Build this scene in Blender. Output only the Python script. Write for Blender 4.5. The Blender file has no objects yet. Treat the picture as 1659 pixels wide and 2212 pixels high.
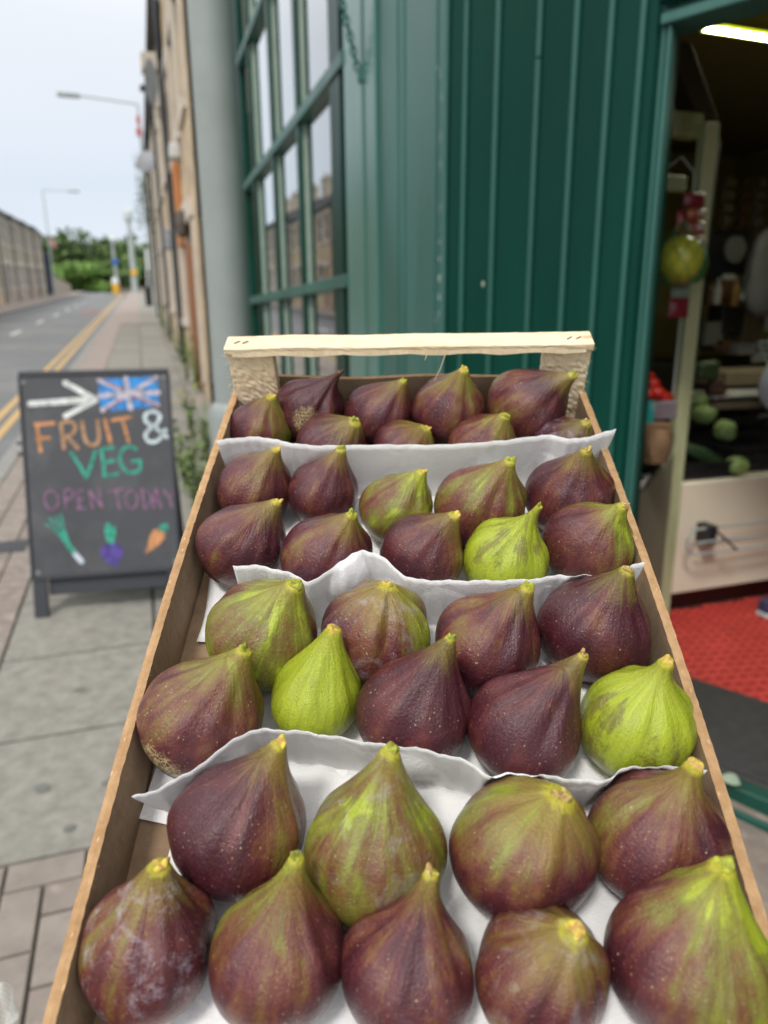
import bpy, bmesh, math, random
import numpy as np
from mathutils import Vector, Matrix
from math import sin, cos, tan, radians, pi, sqrt, atan2
random.seed(7); rng = np.random.default_rng(7)
sc = bpy.context.scene
col = sc.collection

# ------------------------------------------------------------------ camera
FPX, CX, CY = 1530.0, 829.5, 1106.0            # focal length and centre on a 1659 x 2212 picture
TH, YAW, ROLL, CAMH = radians(15.05), radians(18.2), radians(0.47), 1.5
FW = Vector((sin(YAW)*cos(TH), cos(YAW)*cos(TH), -sin(TH)))
R0 = Vector((cos(YAW), -sin(YAW), 0)); U0 = R0.cross(FW)
RT = R0*cos(ROLL) - U0*sin(ROLL); UP = U0*cos(ROLL) + R0*sin(ROLL)
CAM = Vector((0, 0, CAMH))
cam_d = bpy.data.cameras.new('camera'); cam = bpy.data.objects.new('camera', cam_d); col.objects.link(cam)
cam.matrix_world = Matrix(((RT.x, UP.x, -FW.x, 0), (RT.y, UP.y, -FW.y, 0), (RT.z, UP.z, -FW.z, CAMH), (0, 0, 0, 1)))
cam_d.sensor_fit = 'VERTICAL'; cam_d.sensor_height = 36; cam_d.sensor_width = 27
cam_d.lens = FPX/2212*36
cam_d.clip_start = 0.02; cam_d.clip_end = 3000
cam_d.dof.use_dof = True; cam_d.dof.focus_distance = 0.42; cam_d.dof.aperture_fstop = 6.3
sc.camera = cam

# ------------------------------------------------------------------ world, sun, exposure
SUN_EL, SUN_ROT = radians(50), radians(222)
world = bpy.data.worlds.new('World'); sc.world = world; world.use_nodes = True
wt = world.node_tree; wt.nodes.clear()
def wn(t, **k):
    n = wt.nodes.new(t)
    for a, b in k.items(): setattr(n, a, b)
    return n
w_out = wn('ShaderNodeOutputWorld'); w_bg = wn('ShaderNodeBackground')
w_sky = wn('ShaderNodeTexSky', sky_type='NISHITA', sun_disc=False, sun_elevation=SUN_EL, sun_rotation=SUN_ROT,
           air_density=1.0, dust_density=3.0, ozone_density=1.0)
w_co = wn('ShaderNodeTexCoord'); w_sep = wn('ShaderNodeSeparateXYZ')
wt.links.new(w_co.outputs['Generated'], w_sep.inputs[0])
w_map = wn('ShaderNodeMapping'); w_map.inputs['Scale'].default_value = (1.2, 1.2, 4.0)
wt.links.new(w_co.outputs['Generated'], w_map.inputs[0])
w_noi = wn('ShaderNodeTexNoise'); w_noi.inputs['Scale'].default_value = 1.6; w_noi.inputs['Detail'].default_value = 4
w_noi.inputs['Roughness'].default_value = .45
wt.links.new(w_map.outputs[0], w_noi.inputs['Vector'])
w_add = wn('ShaderNodeMath', operation='MULTIPLY_ADD'); w_add.inputs[1].default_value = .16; wt.links.new(w_noi.outputs['Fac'], w_add.inputs[0])
wt.links.new(w_sep.outputs['Z'], w_add.inputs[2])
w_ramp = wn('ShaderNodeValToRGB'); wt.links.new(w_add.outputs[0], w_ramp.inputs[0])
e = w_ramp.color_ramp.elements
e[0].position = .04; e[0].color = (7.6, 8.0, 8.4, 1)
e[1].position = 1.0; e[1].color = (14.5, 14.4, 14.2, 1)
for p, c in ((.14, (6.9, 7.5, 8.2, 1)), (.24, (6.2, 6.8, 7.6, 1)), (.38, (7.3, 7.6, 8.0, 1)), (.52, (9.9, 9.9, 10.0, 1)), (.72, (13.5, 13.5, 13.5, 1))):
    k = e.new(p); k.color = c
w_mix = wn('ShaderNodeMixRGB'); w_mix.inputs['Fac'].default_value = .86
wt.links.new(w_sky.outputs[0], w_mix.inputs['Color1']); wt.links.new(w_ramp.outputs[0], w_mix.inputs['Color2'])
wt.links.new(w_mix.outputs[0], w_bg.inputs['Color']); w_bg.inputs['Strength'].default_value = .095
wt.links.new(w_bg.outputs[0], w_out.inputs['Surface'])
sun_d = bpy.data.lights.new('sun', 'SUN'); sun_d.energy = 1.5; sun_d.angle = radians(10); sun_d.color = (1, .96, .9)
sun = bpy.data.objects.new('sun', sun_d); col.objects.link(sun)
sdir = Vector((sin(SUN_ROT)*cos(SUN_EL), cos(SUN_ROT)*cos(SUN_EL), sin(SUN_EL)))
sun.rotation_euler = sdir.to_track_quat('Z', 'Y').to_euler()
sc.view_settings.view_transform = 'Standard'; sc.view_settings.look = 'None'
sc.view_settings.gamma = 1; sc.view_settings.use_curve_mapping = False
sc.view_settings.exposure = 0.46
sc.render.engine = 'CYCLES'

# ------------------------------------------------------------------ helpers
def ray(px, py): return FW + RT*((px-CX)/FPX) - UP*((py-CY)/FPX)
def at(px, py, Y):                          # point seen at a picture position, Y metres up the street
    v = ray(px, py); return CAM + v*(Y/v.y)
def onX(px, py, X):
    v = ray(px, py); return CAM + v*(X/v.x)
SL = .055
FZ = .12
def hz(y): return SL*min(max(y, -60), 95)
def ongnd(px, py, z0=0.0, s=SL):
    v = ray(px, py); t = (z0-CAMH)/(v.z - s*v.y); return CAM + v*t

class NT:
    def __init__(s, name):
        s.m = bpy.data.materials.new(name); s.m.use_nodes = True; s.t = s.m.node_tree; s.t.nodes.clear()
        s.out = s.n('ShaderNodeOutputMaterial'); s.b = s.n('ShaderNodeBsdfPrincipled'); s.l(s.b.outputs[0], s.out.inputs[0])
    def n(s, t, **k):
        n = s.t.nodes.new(t)
        for a, b in k.items(): setattr(n, a, b)
        return n
    def l(s, a, b): s.t.links.new(a, b)
    def m_(s, op, a, b=None, c=None, clamp=False):
        n = s.n('ShaderNodeMath', operation=op, use_clamp=clamp)
        for i, v in enumerate((a, b, c)):
            if v is None: continue
            if isinstance(v, (int, float)): n.inputs[i].default_value = v
            else: s.l(v, n.inputs[i])
        return n.outputs[0]
    def mix(s, f, a, b, blend='MIX'):
        n = s.n('ShaderNodeMixRGB', blend_type=blend)
        for i, v in zip(('Fac', 'Color1', 'Color2'), (f, a, b)):
            if isinstance(v, (int, float)): n.inputs[i].default_value = v
            elif isinstance(v, tuple): n.inputs[i].default_value = v if len(v) == 4 else v+(1,)
            else: s.l(v, n.inputs[i])
        return n.outputs[0]
    def noise(s, scale, vec=None, detail=3, rough=.5, dist=0):
        n = s.n('ShaderNodeTexNoise'); n.inputs['Scale'].default_value = scale; n.inputs['Detail'].default_value = detail
        n.inputs['Roughness'].default_value = rough; n.inputs['Distortion'].default_value = dist
        if vec is not None: s.l(vec, n.inputs['Vector'])
        return n.outputs['Fac']
    def mr(s, v, a, b, c=0, d=1):
        n = s.n('ShaderNodeMapRange'); s.l(v, n.inputs[0])
        for i, x in enumerate((a, b, c, d)): n.inputs[i+1].default_value = x
        return n.outputs[0]
    def mapv(s, vec, scale=(1, 1, 1), loc=(0, 0, 0)):
        n = s.n('ShaderNodeMapping'); n.inputs['Scale'].default_value = scale; n.inputs['Location'].default_value = loc
        s.l(vec, n.inputs[0]); return n.outputs[0]
    def bump(s, h, strength=.3, dist=.001):
        n = s.n('ShaderNodeBump'); n.inputs['Strength'].default_value = strength; n.inputs['Distance'].default_value = dist
        s.l(h, n.inputs['Height']); s.l(n.outputs[0], s.b.inputs['Normal'])

MATS = {}
def mat(name, c, rough=.6, var=.15, vscale=6.0, bump=.0, bscale=60, bdist=.002, spec=.5, metal=0, stretch=(1, 1, 1), c2=None, c2scale=2.0, c2lo=.5, c2hi=.65, world_space=True):
    if name in MATS: return MATS[name]
    k = NT(name)
    if world_space:
        g = k.n('ShaderNodeNewGeometry').outputs['Position']
    else:
        g = k.n('ShaderNodeTexCoord').outputs['Object']
    v = k.mapv(g, stretch)
    f = k.noise(vscale, v, 5, .6)
    ff = k.mr(f, .3, .7, 1-var, 1+var)
    base = k.n('ShaderNodeRGB'); base.outputs[0].default_value = tuple(c)+(1,)
    cc = base.outputs[0]
    if c2 is not None:
        f2 = k.mr(k.noise(c2scale, v, 6, .65), c2lo, c2hi)
        cc = k.mix(f2, cc, tuple(c2))
    comb = k.n('ShaderNodeCombineXYZ'); 
    for i in range(3): k.l(ff, comb.inputs[i])
    cc = k.mix(1.0, cc, comb.outputs[0], 'MULTIPLY')
    k.l(cc, k.b.inputs['Base Color'])
    k.b.inputs['Metallic'].default_value = metal
    k.b.inputs['Specular IOR Level'].default_value = spec
    k.l(k.mr(f, .3, .7, max(rough-.08, .02), min(rough+.08, 1)), k.b.inputs['Roughness'])
    if bump: k.bump(k.noise(bscale, v, 5, .65), bump, bdist)
    MATS[name] = k.m
    return k.m

def new_obj(name, me, m=None, parent=None, label=None, cat=None, group=None, kind=None):
    o = bpy.data.objects.new(name, me); col.objects.link(o)
    if me is not None and m is not None and len(me.materials) == 0:
        for q in (m if isinstance(m, (list, tuple)) else [m]): me.materials.append(q)
    if parent is not None: o.parent = parent
    for a, b in (('label', label), ('category', cat), ('group', group), ('kind', kind)):
        if b: o[a] = b
    return o
def empty(name, loc, label, cat, group=None, rz=0):
    o = new_obj(name, None, None, None, label, cat, group); o.location = loc; o.rotation_euler.z = rz
    o.empty_display_size = .05
    return o
def mesh(name, vs, fs, smooth=False, mi=None):
    me = bpy.data.meshes.new(name); me.from_pydata([tuple(v) for v in vs], [], [tuple(f) for f in fs]); me.update()
    if smooth: me.polygons.foreach_set('use_smooth', [True]*len(me.polygons))
    if mi is not None: me.polygons.foreach_set('material_index', mi)
    return me
class MB:
    def __init__(s): s.v = []; s.f = []; s.mi = []; s.bev = 0
    def add(s, vs, fs, mi=0):
        b = len(s.v); s.v += [Vector(v) for v in vs]; s.f += [[b+i for i in f] for f in fs]; s.mi += [mi]*len(fs); return s
    def box(s, a, b, mi=0, M=None):
        x0, y0, z0 = a; x1, y1, z1 = b
        vs = [Vector(p) for p in ((x0,y0,z0),(x1,y0,z0),(x1,y1,z0),(x0,y1,z0),(x0,y0,z1),(x1,y0,z1),(x1,y1,z1),(x0,y1,z1))]
        if M is not None: vs = [M @ v for v in vs]
        return s.add(vs, [(0,3,2,1),(4,5,6,7),(0,1,5,4),(1,2,6,5),(2,3,7,6),(3,0,4,7)], mi)
    def hexa(s, p, mi=0):                    # 8 points: bottom ring of four, then top ring
        return s.add(p, [(0,3,2,1),(4,5,6,7),(0,1,5,4),(1,2,6,5),(2,3,7,6),(3,0,4,7)], mi)
    def tube(s, pts, r, n=10, mi=0, caps=True):
        pts = [Vector(p) for p in pts]; rs = r if isinstance(r, (list, tuple)) else [r]*len(pts)
        ring = []; prev = None
        for i, p in enumerate(pts):
            d = (pts[min(i+1, len(pts)-1)] - pts[max(i-1, 0)]).normalized()
            if prev is None:
                a = Vector((0, 0, 1)) if abs(d.z) < .9 else Vector((1, 0, 0)); x = d.cross(a).normalized()
            else: x = (prev - d*prev.dot(d)).normalized()
            prev = x; y = d.cross(x)
            ring.append([p + x*rs[i]*cos(2*pi*k/n) + y*rs[i]*sin(2*pi*k/n) for k in range(n)])
        vs = [v for q in ring for v in q]; fs = []
        for i in range(len(pts)-1):
            for k in range(n): fs.append((i*n+k, i*n+(k+1) % n, (i+1)*n+(k+1) % n, (i+1)*n+k))
        if caps: fs += [tuple(range(n-1, -1, -1)), tuple(range((len(pts)-1)*n, len(pts)*n))]
        return s.add(vs, fs, mi)
    def lathe(s, prof, c=(0,0,0), n=24, mi=0):
        c = Vector(c); vs = []; fs = []
        for r, z in prof: vs += [c + Vector((r*cos(2*pi*k/n), r*sin(2*pi*k/n), z)) for k in range(n)]
        for i in range(len(prof)-1):
            for k in range(n): fs.append((i*n+k, i*n+(k+1) % n, (i+1)*n+(k+1) % n, (i+1)*n+k))
        fs += [tuple(range(n-1, -1, -1)), tuple(range((len(prof)-1)*n, len(prof)*n))]
        return s.add(vs, fs, mi)
    def build(s, name, m, parent=None, smooth=False, bevel=0, **k):
        org = Vector((0, 0, 0))
        if parent is not None:
            inv = parent.matrix_basis.inverted(); 
            if parent.parent is not None: inv = inv @ parent.parent.matrix_basis.inverted()
            vs = [inv @ v for v in s.v]
        else: vs = s.v
        me = mesh(name, vs, s.f, smooth, s.mi)
        if bevel:
            bm = bmesh.new(); bm.from_mesh(me)
            bmesh.ops.bevel(bm, geom=bm.edges[:], offset=bevel, segments=1, affect='EDGES', profile=.5, clamp_overlap=True)
            bm.to_mesh(me); bm.free()
        if smooth:
            try: me.set_sharp_from_angle(angle=radians(40))
            except Exception: pass
        return new_obj(name, me, m, parent, **k)

# ------------------------------------------------------------------ materials
GREEN = (.0012, .037, .025)
M_green = mat('green_gloss_paint', GREEN, .32, .12, 3, .25, 90, .0015, .13, stretch=(1, 1, .25), c2=(.003, .048, .034), c2scale=1.4, c2lo=.52, c2hi=.75)
M_greenA = mat('weathered_green_paint', (.024, .105, .086), .36, .14, 4, .3, 70, .002, .5, stretch=(1, 1, .2), c2=(.045, .14, .12), c2scale=2, c2lo=.5, c2hi=.8)
M_bead = mat('highlit_green_bead_paint', (.014, .088, .066), .28, .15, 5, .2, 60, .001, .5, stretch=(1, 1, .2))  # same green paint as the boards, lightened to paint in the bead highlights
M_cream = mat('cream_putty', (.26, .33, .27), .5, .1, 8)
M_chip = mat('chipped_bare_paint', (.45, .46, .42), .8, .2, 40)
M_col = mat('grey_green_column_paint', (.27, .30, .285), .40, .07, 5, .1, 60, .001, .4)
M_tarmac = mat('grey_tarmac', (.15, .158, .162), .85, .10, 1.2, .5, 90, .004, .3, c2=(.20, .20, .20), c2scale=.5)
M_tarred = mat('reddish_tarmac_patch', (.20, .14, .13), .85, .2, 3, .5, 90, .004, .3)
M_slab = mat('grey_concrete_slab', (.240, .230, .202), .82, .22, 18, .6, 140, .003, .3, c2=(.285, .272, .24), c2scale=26, c2lo=.48, c2hi=.72)
M_slab2 = mat('darker_concrete_slab', (.200, .192, .170), .82, .22, 16, .6, 140, .003, .3, c2=(.235, .225, .20), c2scale=22, c2lo=.48, c2hi=.72)
M_block = mat('brown_paving_block', (.235, .20, .175), .85, .16, 9, .5, 160, .002, .3, c2=(.33, .28, .25), c2scale=14)
M_block2 = mat('buff_paving_block', (.265, .23, .20), .85, .16, 9, .5, 160, .002, .3, c2=(.23, .20, .18), c2scale=14)
M_joint = mat('dark_joint_sand', (.10, .10, .08), .95, .25, 20, .4, 200, .002, c2=(.06, .10, .04), c2scale=4, c2lo=.5, c2hi=.7)
M_farpave = mat('brownish_pavement', (.28, .235, .21), .85, .1, 3)
M_kerb = mat('kerb_stone', (.24, .235, .22), .8, .15, 6, .3, 80)
M_yellow = mat('yellow_road_paint', (.50, .33, .13), .75, .25, 20, .3, 120, .001)
M_white = mat('white_road_paint', (.62, .62, .6), .75, .15, 20)
M_earth = mat('grassy_ground', (.09, .12, .05), .9, .3, .4)
M_stone = mat('sandstone_wall', (.52, .41, .28), .9, .22, 2.5, .7, 6, .03, .2, c2=(.36, .29, .21), c2scale=3, c2lo=.48, c2hi=.62)
M_stone2 = mat('brown_sandstone_wall', (.38, .335, .27), .9, .25, 2.0, .6, 6, .03, .2, c2=(.27, .235, .19), c2scale=2)
M_render = mat('cream_rendered_wall', (.55, .50, .40), .85, .15, 1.5, .2, 20, .01, .2)
M_trim = mat('pale_stone_surround', (.56, .50, .43), .85, .12, 4)
M_slate = mat('grey_slate_roof', (.11, .11, .12), .7, .2, 3, .3, 10, .01)
M_gutter = mat('black_gutter_paint', (.02, .022, .025), .5, .1, 4)
M_glassdark = mat('dark_window_glass', (.03, .035, .04), .08, .2, 1, spec=1.0)
M_pvc = mat('white_frame_paint', (.62, .62, .60), .5, .08, 6)
M_orange = mat('orange_stained_timber', (.52, .20, .06), .6, .25, 6, stretch=(1, 1, .1))
M_rust = mat('brown_stained_timber', (.28, .13, .06), .6, .25, 6, stretch=(1, 1, .1))
M_galv = mat('grey_galvanised_steel', (.42, .46, .45), .5, .1, 4, metal=.2)
M_blackp = mat('black_plastic', (.015, .015, .017), .45, .2, 10)
M_redp = mat('red_plate', (.42, .10, .10), .5, .1, 10)
M_bluep = mat('blue_sign_plate', (.03, .12, .42), .5, .1, 10)
M_yelp = mat('amber_plastic', (.75, .42, .03), .5, .1, 10)
M_navy = mat('navy_painted_board', (.04, .055, .11), .5, .1, 5)
M_leafA = mat('weed_leaf', (.15, .21, .07), .7, .4, 12)
M_leafY = mat('yellow_weed_flower', (.40, .38, .05), .7, .3, 12)
M_bark = mat('tree_bark', (.10, .075, .05), .9, .3, 6)
M_board = mat('charcoal_chalkboard', (.056, .058, .066), .6, .14, 4, c2=(.092, .094, .100), c2scale=4.5, c2lo=.48, c2hi=.72)
M_frameb = mat('charcoal_sign_frame', (.035, .037, .045), .55, .1, 5)

# ------------------------------------------------------------------ ground, road, pavement
ys = [-60, -20] + list(range(0, 96, 5)) + [100, 110, 140, 400, 1500]
def strip(name, x0, x1, m, dz, y0=-20, y1=1500, parent=None, kind='structure', label=None):
    yy = [y0] + [y for y in ys if y0 < y < y1] + [y1]
    vs = []; fs = []
    for y in yy: vs += [(x0, y, hz(y)+dz), (x1, y, hz(y)+dz)]
    for i in range(len(yy)-1): fs.append((2*i, 2*i+1, 2*i+3, 2*i+2))
    return new_obj(name, mesh(name, vs, fs), m, parent, kind=kind, label=label)
strip('ground', -900, 900, M_earth, -.22, -60, 1500)
KX = -1.27
RZ = -.12
road = strip('road', -5.75, KX-.0, M_tarmac, RZ, -20, 98)
strip('far_pavement', -7.6, -5.88, M_farpave, .0, -20, 96)
strip('yellow_line', -1.79, -1.70, M_yellow, RZ+.004, -5, 92)
strip('yellow_line', -1.61, -1.52, M_yellow, RZ+.004, -5, 92)
mb = MB()
for k in range(14):
    y = 6 + k*6.0
    mb.add([(-3.75, y, hz(y)+RZ+.004), (-3.65, y, hz(y)+RZ+.004), (-3.65, y+2, hz(y+2)+RZ+.004), (-3.75, y+2, hz(y+2)+RZ+.004)], [(0, 1, 2, 3)])
mb.build('centre_line', M_white, kind='structure')
mb = MB(); ang = [2*pi*k/20 for k in range(20)]
cx_, cy_ = -2.35, 40
mb.add([(cx_+.55*cos(a)*(1+.15*sin(3*a)), cy_+3.2*sin(a), hz(cy_+3.2*sin(a))+RZ+.004) for a in ang], [tuple(range(20))])
mb.build('tarmac_patch', M_tarred, kind='structure', label='reddish worn patch in the tarmac of the road')
pavement = strip('pavement', KX+.14, .75, M_joint, -.016, -3, 27)
strip('pavement_beyond', KX+.14, -.07, M_farpave, 0, 27, 95)
strip('pavement_slabs_beyond', -.07, .75, M_slab, 0, 27, 95)
M_grit = mat('brown_gritty_concrete', (.20, .165, .14), .85, .2, 12, .5, 120, .003, .3, c2=(.26, .22, .19), c2scale=20)
strip('pavement_by_shop', .7501, 1.13, M_grit, .002, -3, 9.3); strip('pavement_at_door', 1.13, 3.4, M_grit, .002, -3, 1.9)
mb = MB(); mb.add([(1.13, 1.9, SL*1.9+.002), (1.52, 1.9, SL*1.9+.002), (1.13, 2.62, SL*2.62+.002)], [(0, 1, 2)]); mb.build('pavement_at_splay', M_grit, kind='structure')
# far crossing pavement and verge at the crest
mb = MB()
mb.add([(-40, 98, hz(98)-.1), (40, 98, hz(98)-.1), (40, 104, hz(104)-.1), (-40, 104, hz(104)-.1)], [(0, 1, 2, 3)])
mb.build('cross_road', M_tarmac, kind='structure')
def piece(name, x0, x1, y0, y1, m, gap=.004, h=.035, parent=pavement, tilt=.0012):
    x0 += gap; x1 -= gap; y0 += gap; y1 -= gap; dz = random.uniform(-tilt, tilt); b = .003
    def P(x, y, z): return (x, y, SL*y + z + dz)
    v = [P(x0, y0, -h), P(x1, y0, -h), P(x1, y1, -h), P(x0, y1, -h),
         P(x0, y0, -b), P(x1, y0, -b), P(x1, y1, -b), P(x0, y1, -b),
         P(x0+b, y0+b, 0), P(x1-b, y0+b, 0), P(x1-b, y1-b, 0), P(x0+b, y1-b, 0)]
    f = [(0,1,5,4),(1,2,6,5),(2,3,7,6),(3,0,4,7),(4,5,9,8),(5,6,10,9),(6,7,11,10),(7,4,8,11),(8,9,10,11)]
    return new_obj(name, mesh(name, v, f), m, parent)
# slabs in courses
yj = [1.83]
while yj[-1] < 26.4: yj.append(yj[-1]+.585)
for i in range(len(yj)-1):
    off = 0 if i % 2 else 0
    for (a, b) in ((-.67, -.065), (-.065, .53), (.53, .748)):
        m = M_slab if random.random() < .6 else M_slab2
        if i in (9, 13) : m = M_block2
        piece('paving_slab', a, b, yj[i], yj[i+1], m, .0075)
# block strip by the kerb: stretcher rows
y = .6; i = 0
while y < 12.5:
    n = 3
    for k in range(n):
        x0 = KX+.14 + k*.1533
        yo = .1 if k % 2 else 0
        piece('paving_block', x0, x0+.1533, y+yo, y+yo+.2, random.choice((M_block, M_block2)), .004)
    y += .2
strip('block_strip_beyond', KX+.14, -.672, M_farpave, .0, 12.7, 27)
# near block paving (herringbone) in front of the slabs
for c_ in range(7):
    piece('paving_block', -.67+c_*.2, -.47+c_*.2, 1.73, 1.83, random.choice((M_block, M_block2)), .004)
for c_ in range(14):
    x0 = -.67+c_*.1; y1 = 1.73
    if c_ % 2: piece('paving_block', x0, x0+.1, y1-.1, y1, random.choice((M_block, M_block2)), .004); y1 -= .1
    while y1 > 1.0:
        piece('paving_block', x0, x0+.1, y1-.2, y1, random.choice((M_block, M_block2)), .004); y1 -= .2
# kerb stones
kerb_root = new_obj('kerb', mesh('kerb', [(KX+.001, -3, hz(-3)-.16), (KX+.139, -3, hz(-3)-.16), (KX+.139, 95, hz(95)-.16), (KX+.001, 95, hz(95)-.16)], [(0, 1, 2, 3)]), M_joint, kind='structure')
y = 2.0
while y < 60:
    mb = MB(); z0, z1 = SL*y, SL*(y+.9)
    mb.hexa([(KX, y+.004, z0-.16), (KX+.136, y+.004, z0-.16), (KX+.136, y+.9, z1-.16), (KX, y+.9, z1-.16),
             (KX+.012, y+.004, z0+.001), (KX+.136, y+.004, z0+.001), (KX+.136, y+.9, z1+.001), (KX+.012, y+.9, z1+.001)])
    mb.build('kerb_stone', M_kerb, kerb_root); y += .905
strip('far_kerb', -5.88, -5.75, M_kerb, .001, -20, 96)
mb = MB(); mb.add([(-5.75, -20, hz(-20)-.14), (-5.75, 96, hz(96)-.14), (-5.75, 96, hz(96)), (-5.75, -20, hz(-20))], [(0, 1, 2, 3)])
mb.build('far_kerb_face', M_kerb, kind='structure')
# small access cover and chewing-gum marks
o = new_obj('access_cover', mesh('access_cover', [], []), M_gutter, None, 'small dark square access cover in the block strip left of the chalkboard sign', 'access cover')
bpy.data.objects.remove(o)
p = ongnd(22, 1182)
mb = MB()
for k in range(1): mb.hexa([(p.x-.10, p.y-.1, SL*(p.y-.1)-.02), (p.x+.09, p.y-.1, SL*(p.y-.1)-.02), (p.x+.09, p.y+.11, SL*(p.y+.11)-.02), (p.x-.10, p.y+.11, SL*(p.y+.11)-.02),
                            (p.x-.10, p.y-.1, SL*(p.y-.1)+.004), (p.x+.09, p.y-.1, SL*(p.y-.1)+.004), (p.x+.09, p.y+.11, SL*(p.y+.11)+.004), (p.x-.10, p.y+.11, SL*(p.y+.11)+.004)])
mb.build('access_cover', M_gutter, label='small dark square access cover in the block strip left of the chalkboard sign', cat='access cover')
mb = MB()
for (gx, gy, rr) in ((172, 1491, .017), (92, 1703, .020), (150, 1790, .014), (240, 1690, .02)):
    p = ongnd(gx, gy)
    mb.add([(p.x+rr*1.3*cos(a)*(1+.2*sin(2*a+gx)), p.y+rr*sin(a), SL*(p.y+rr*sin(a))+.0022) for a in ang], [tuple(range(20))])
mb.build('gum_mark', mat('old_gum', (.14, .142, .13), .8), kind='stuff')

# ------------------------------------------------------------------ houses
def wall_with_holes(name, parent, P, u0, u1, zb, zt, holes, m, depth=.12):
    """vertical wall with real openings. P(u, z, d) -> point; holes (u0,u1,z0,z1)"""
    us = sorted({u0, u1, *[h[0] for h in holes], *[h[1] for h in holes]}); zs = sorted({*[h[2] for h in holes], *[h[3] for h in holes]})
    mb = MB()
    for i in range(len(us)-1):
        a, b = us[i], us[i+1]
        za, zb_ = zb, zt
        zz = [None] + zs + [None]
        for j in range(len(zz)-1):
            lo, hi = zz[j], zz[j+1]
            mid_z = ((lo if lo is not None else -1e9) + (hi if hi is not None else 1e9))/2 if lo is not None and hi is not None else (hi-.01 if lo is None else lo+.01)
            if any(h[0] <= (a+b)/2 <= h[1] and h[2] <= mid_z <= h[3] for h in holes): continue
            l0 = zb(a) if lo is None else lo; l1 = zb(b) if lo is None else lo
            h0 = zt(a) if hi is None else hi; h1 = zt(b) if hi is None else hi
            mb.add([P(a, l0, 0), P(b, l1, 0), P(b, h1, 0), P(a, h0, 0)], [(0, 1, 2, 3)])
    for h in holes:
        a, b, c, d = h
        mb.add([P(a, c, 0), P(a, c, depth), P(a, d, depth), P(a, d, 0)], [(0, 1, 2, 3)])
        mb.add([P(b, c, 0), P(b, c, depth), P(b, d, depth), P(b, d, 0)], [(3, 2, 1, 0)])
        mb.add([P(a, d, 0), P(b, d, 0), P(b, d, depth), P(a, d, depth)], [(3, 2, 1, 0)])
        mb.add([P(a, c, 0), P(b, c, 0), P(b, c, depth), P(a, c, depth)], [(0, 1, 2, 3)])
    return mb.build(name, m, parent)
def boxP(mb, P, u0, u1, z0, z1, d0, d1):
    mb.hexa([P(u0, z0, d0), P(u1, z0, d0), P(u1, z0, d1), P(u0, z0, d1), P(u0, z1, d0), P(u1, z1, d0), P(u1, z1, d1), P(u0, z1, d1)])
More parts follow.
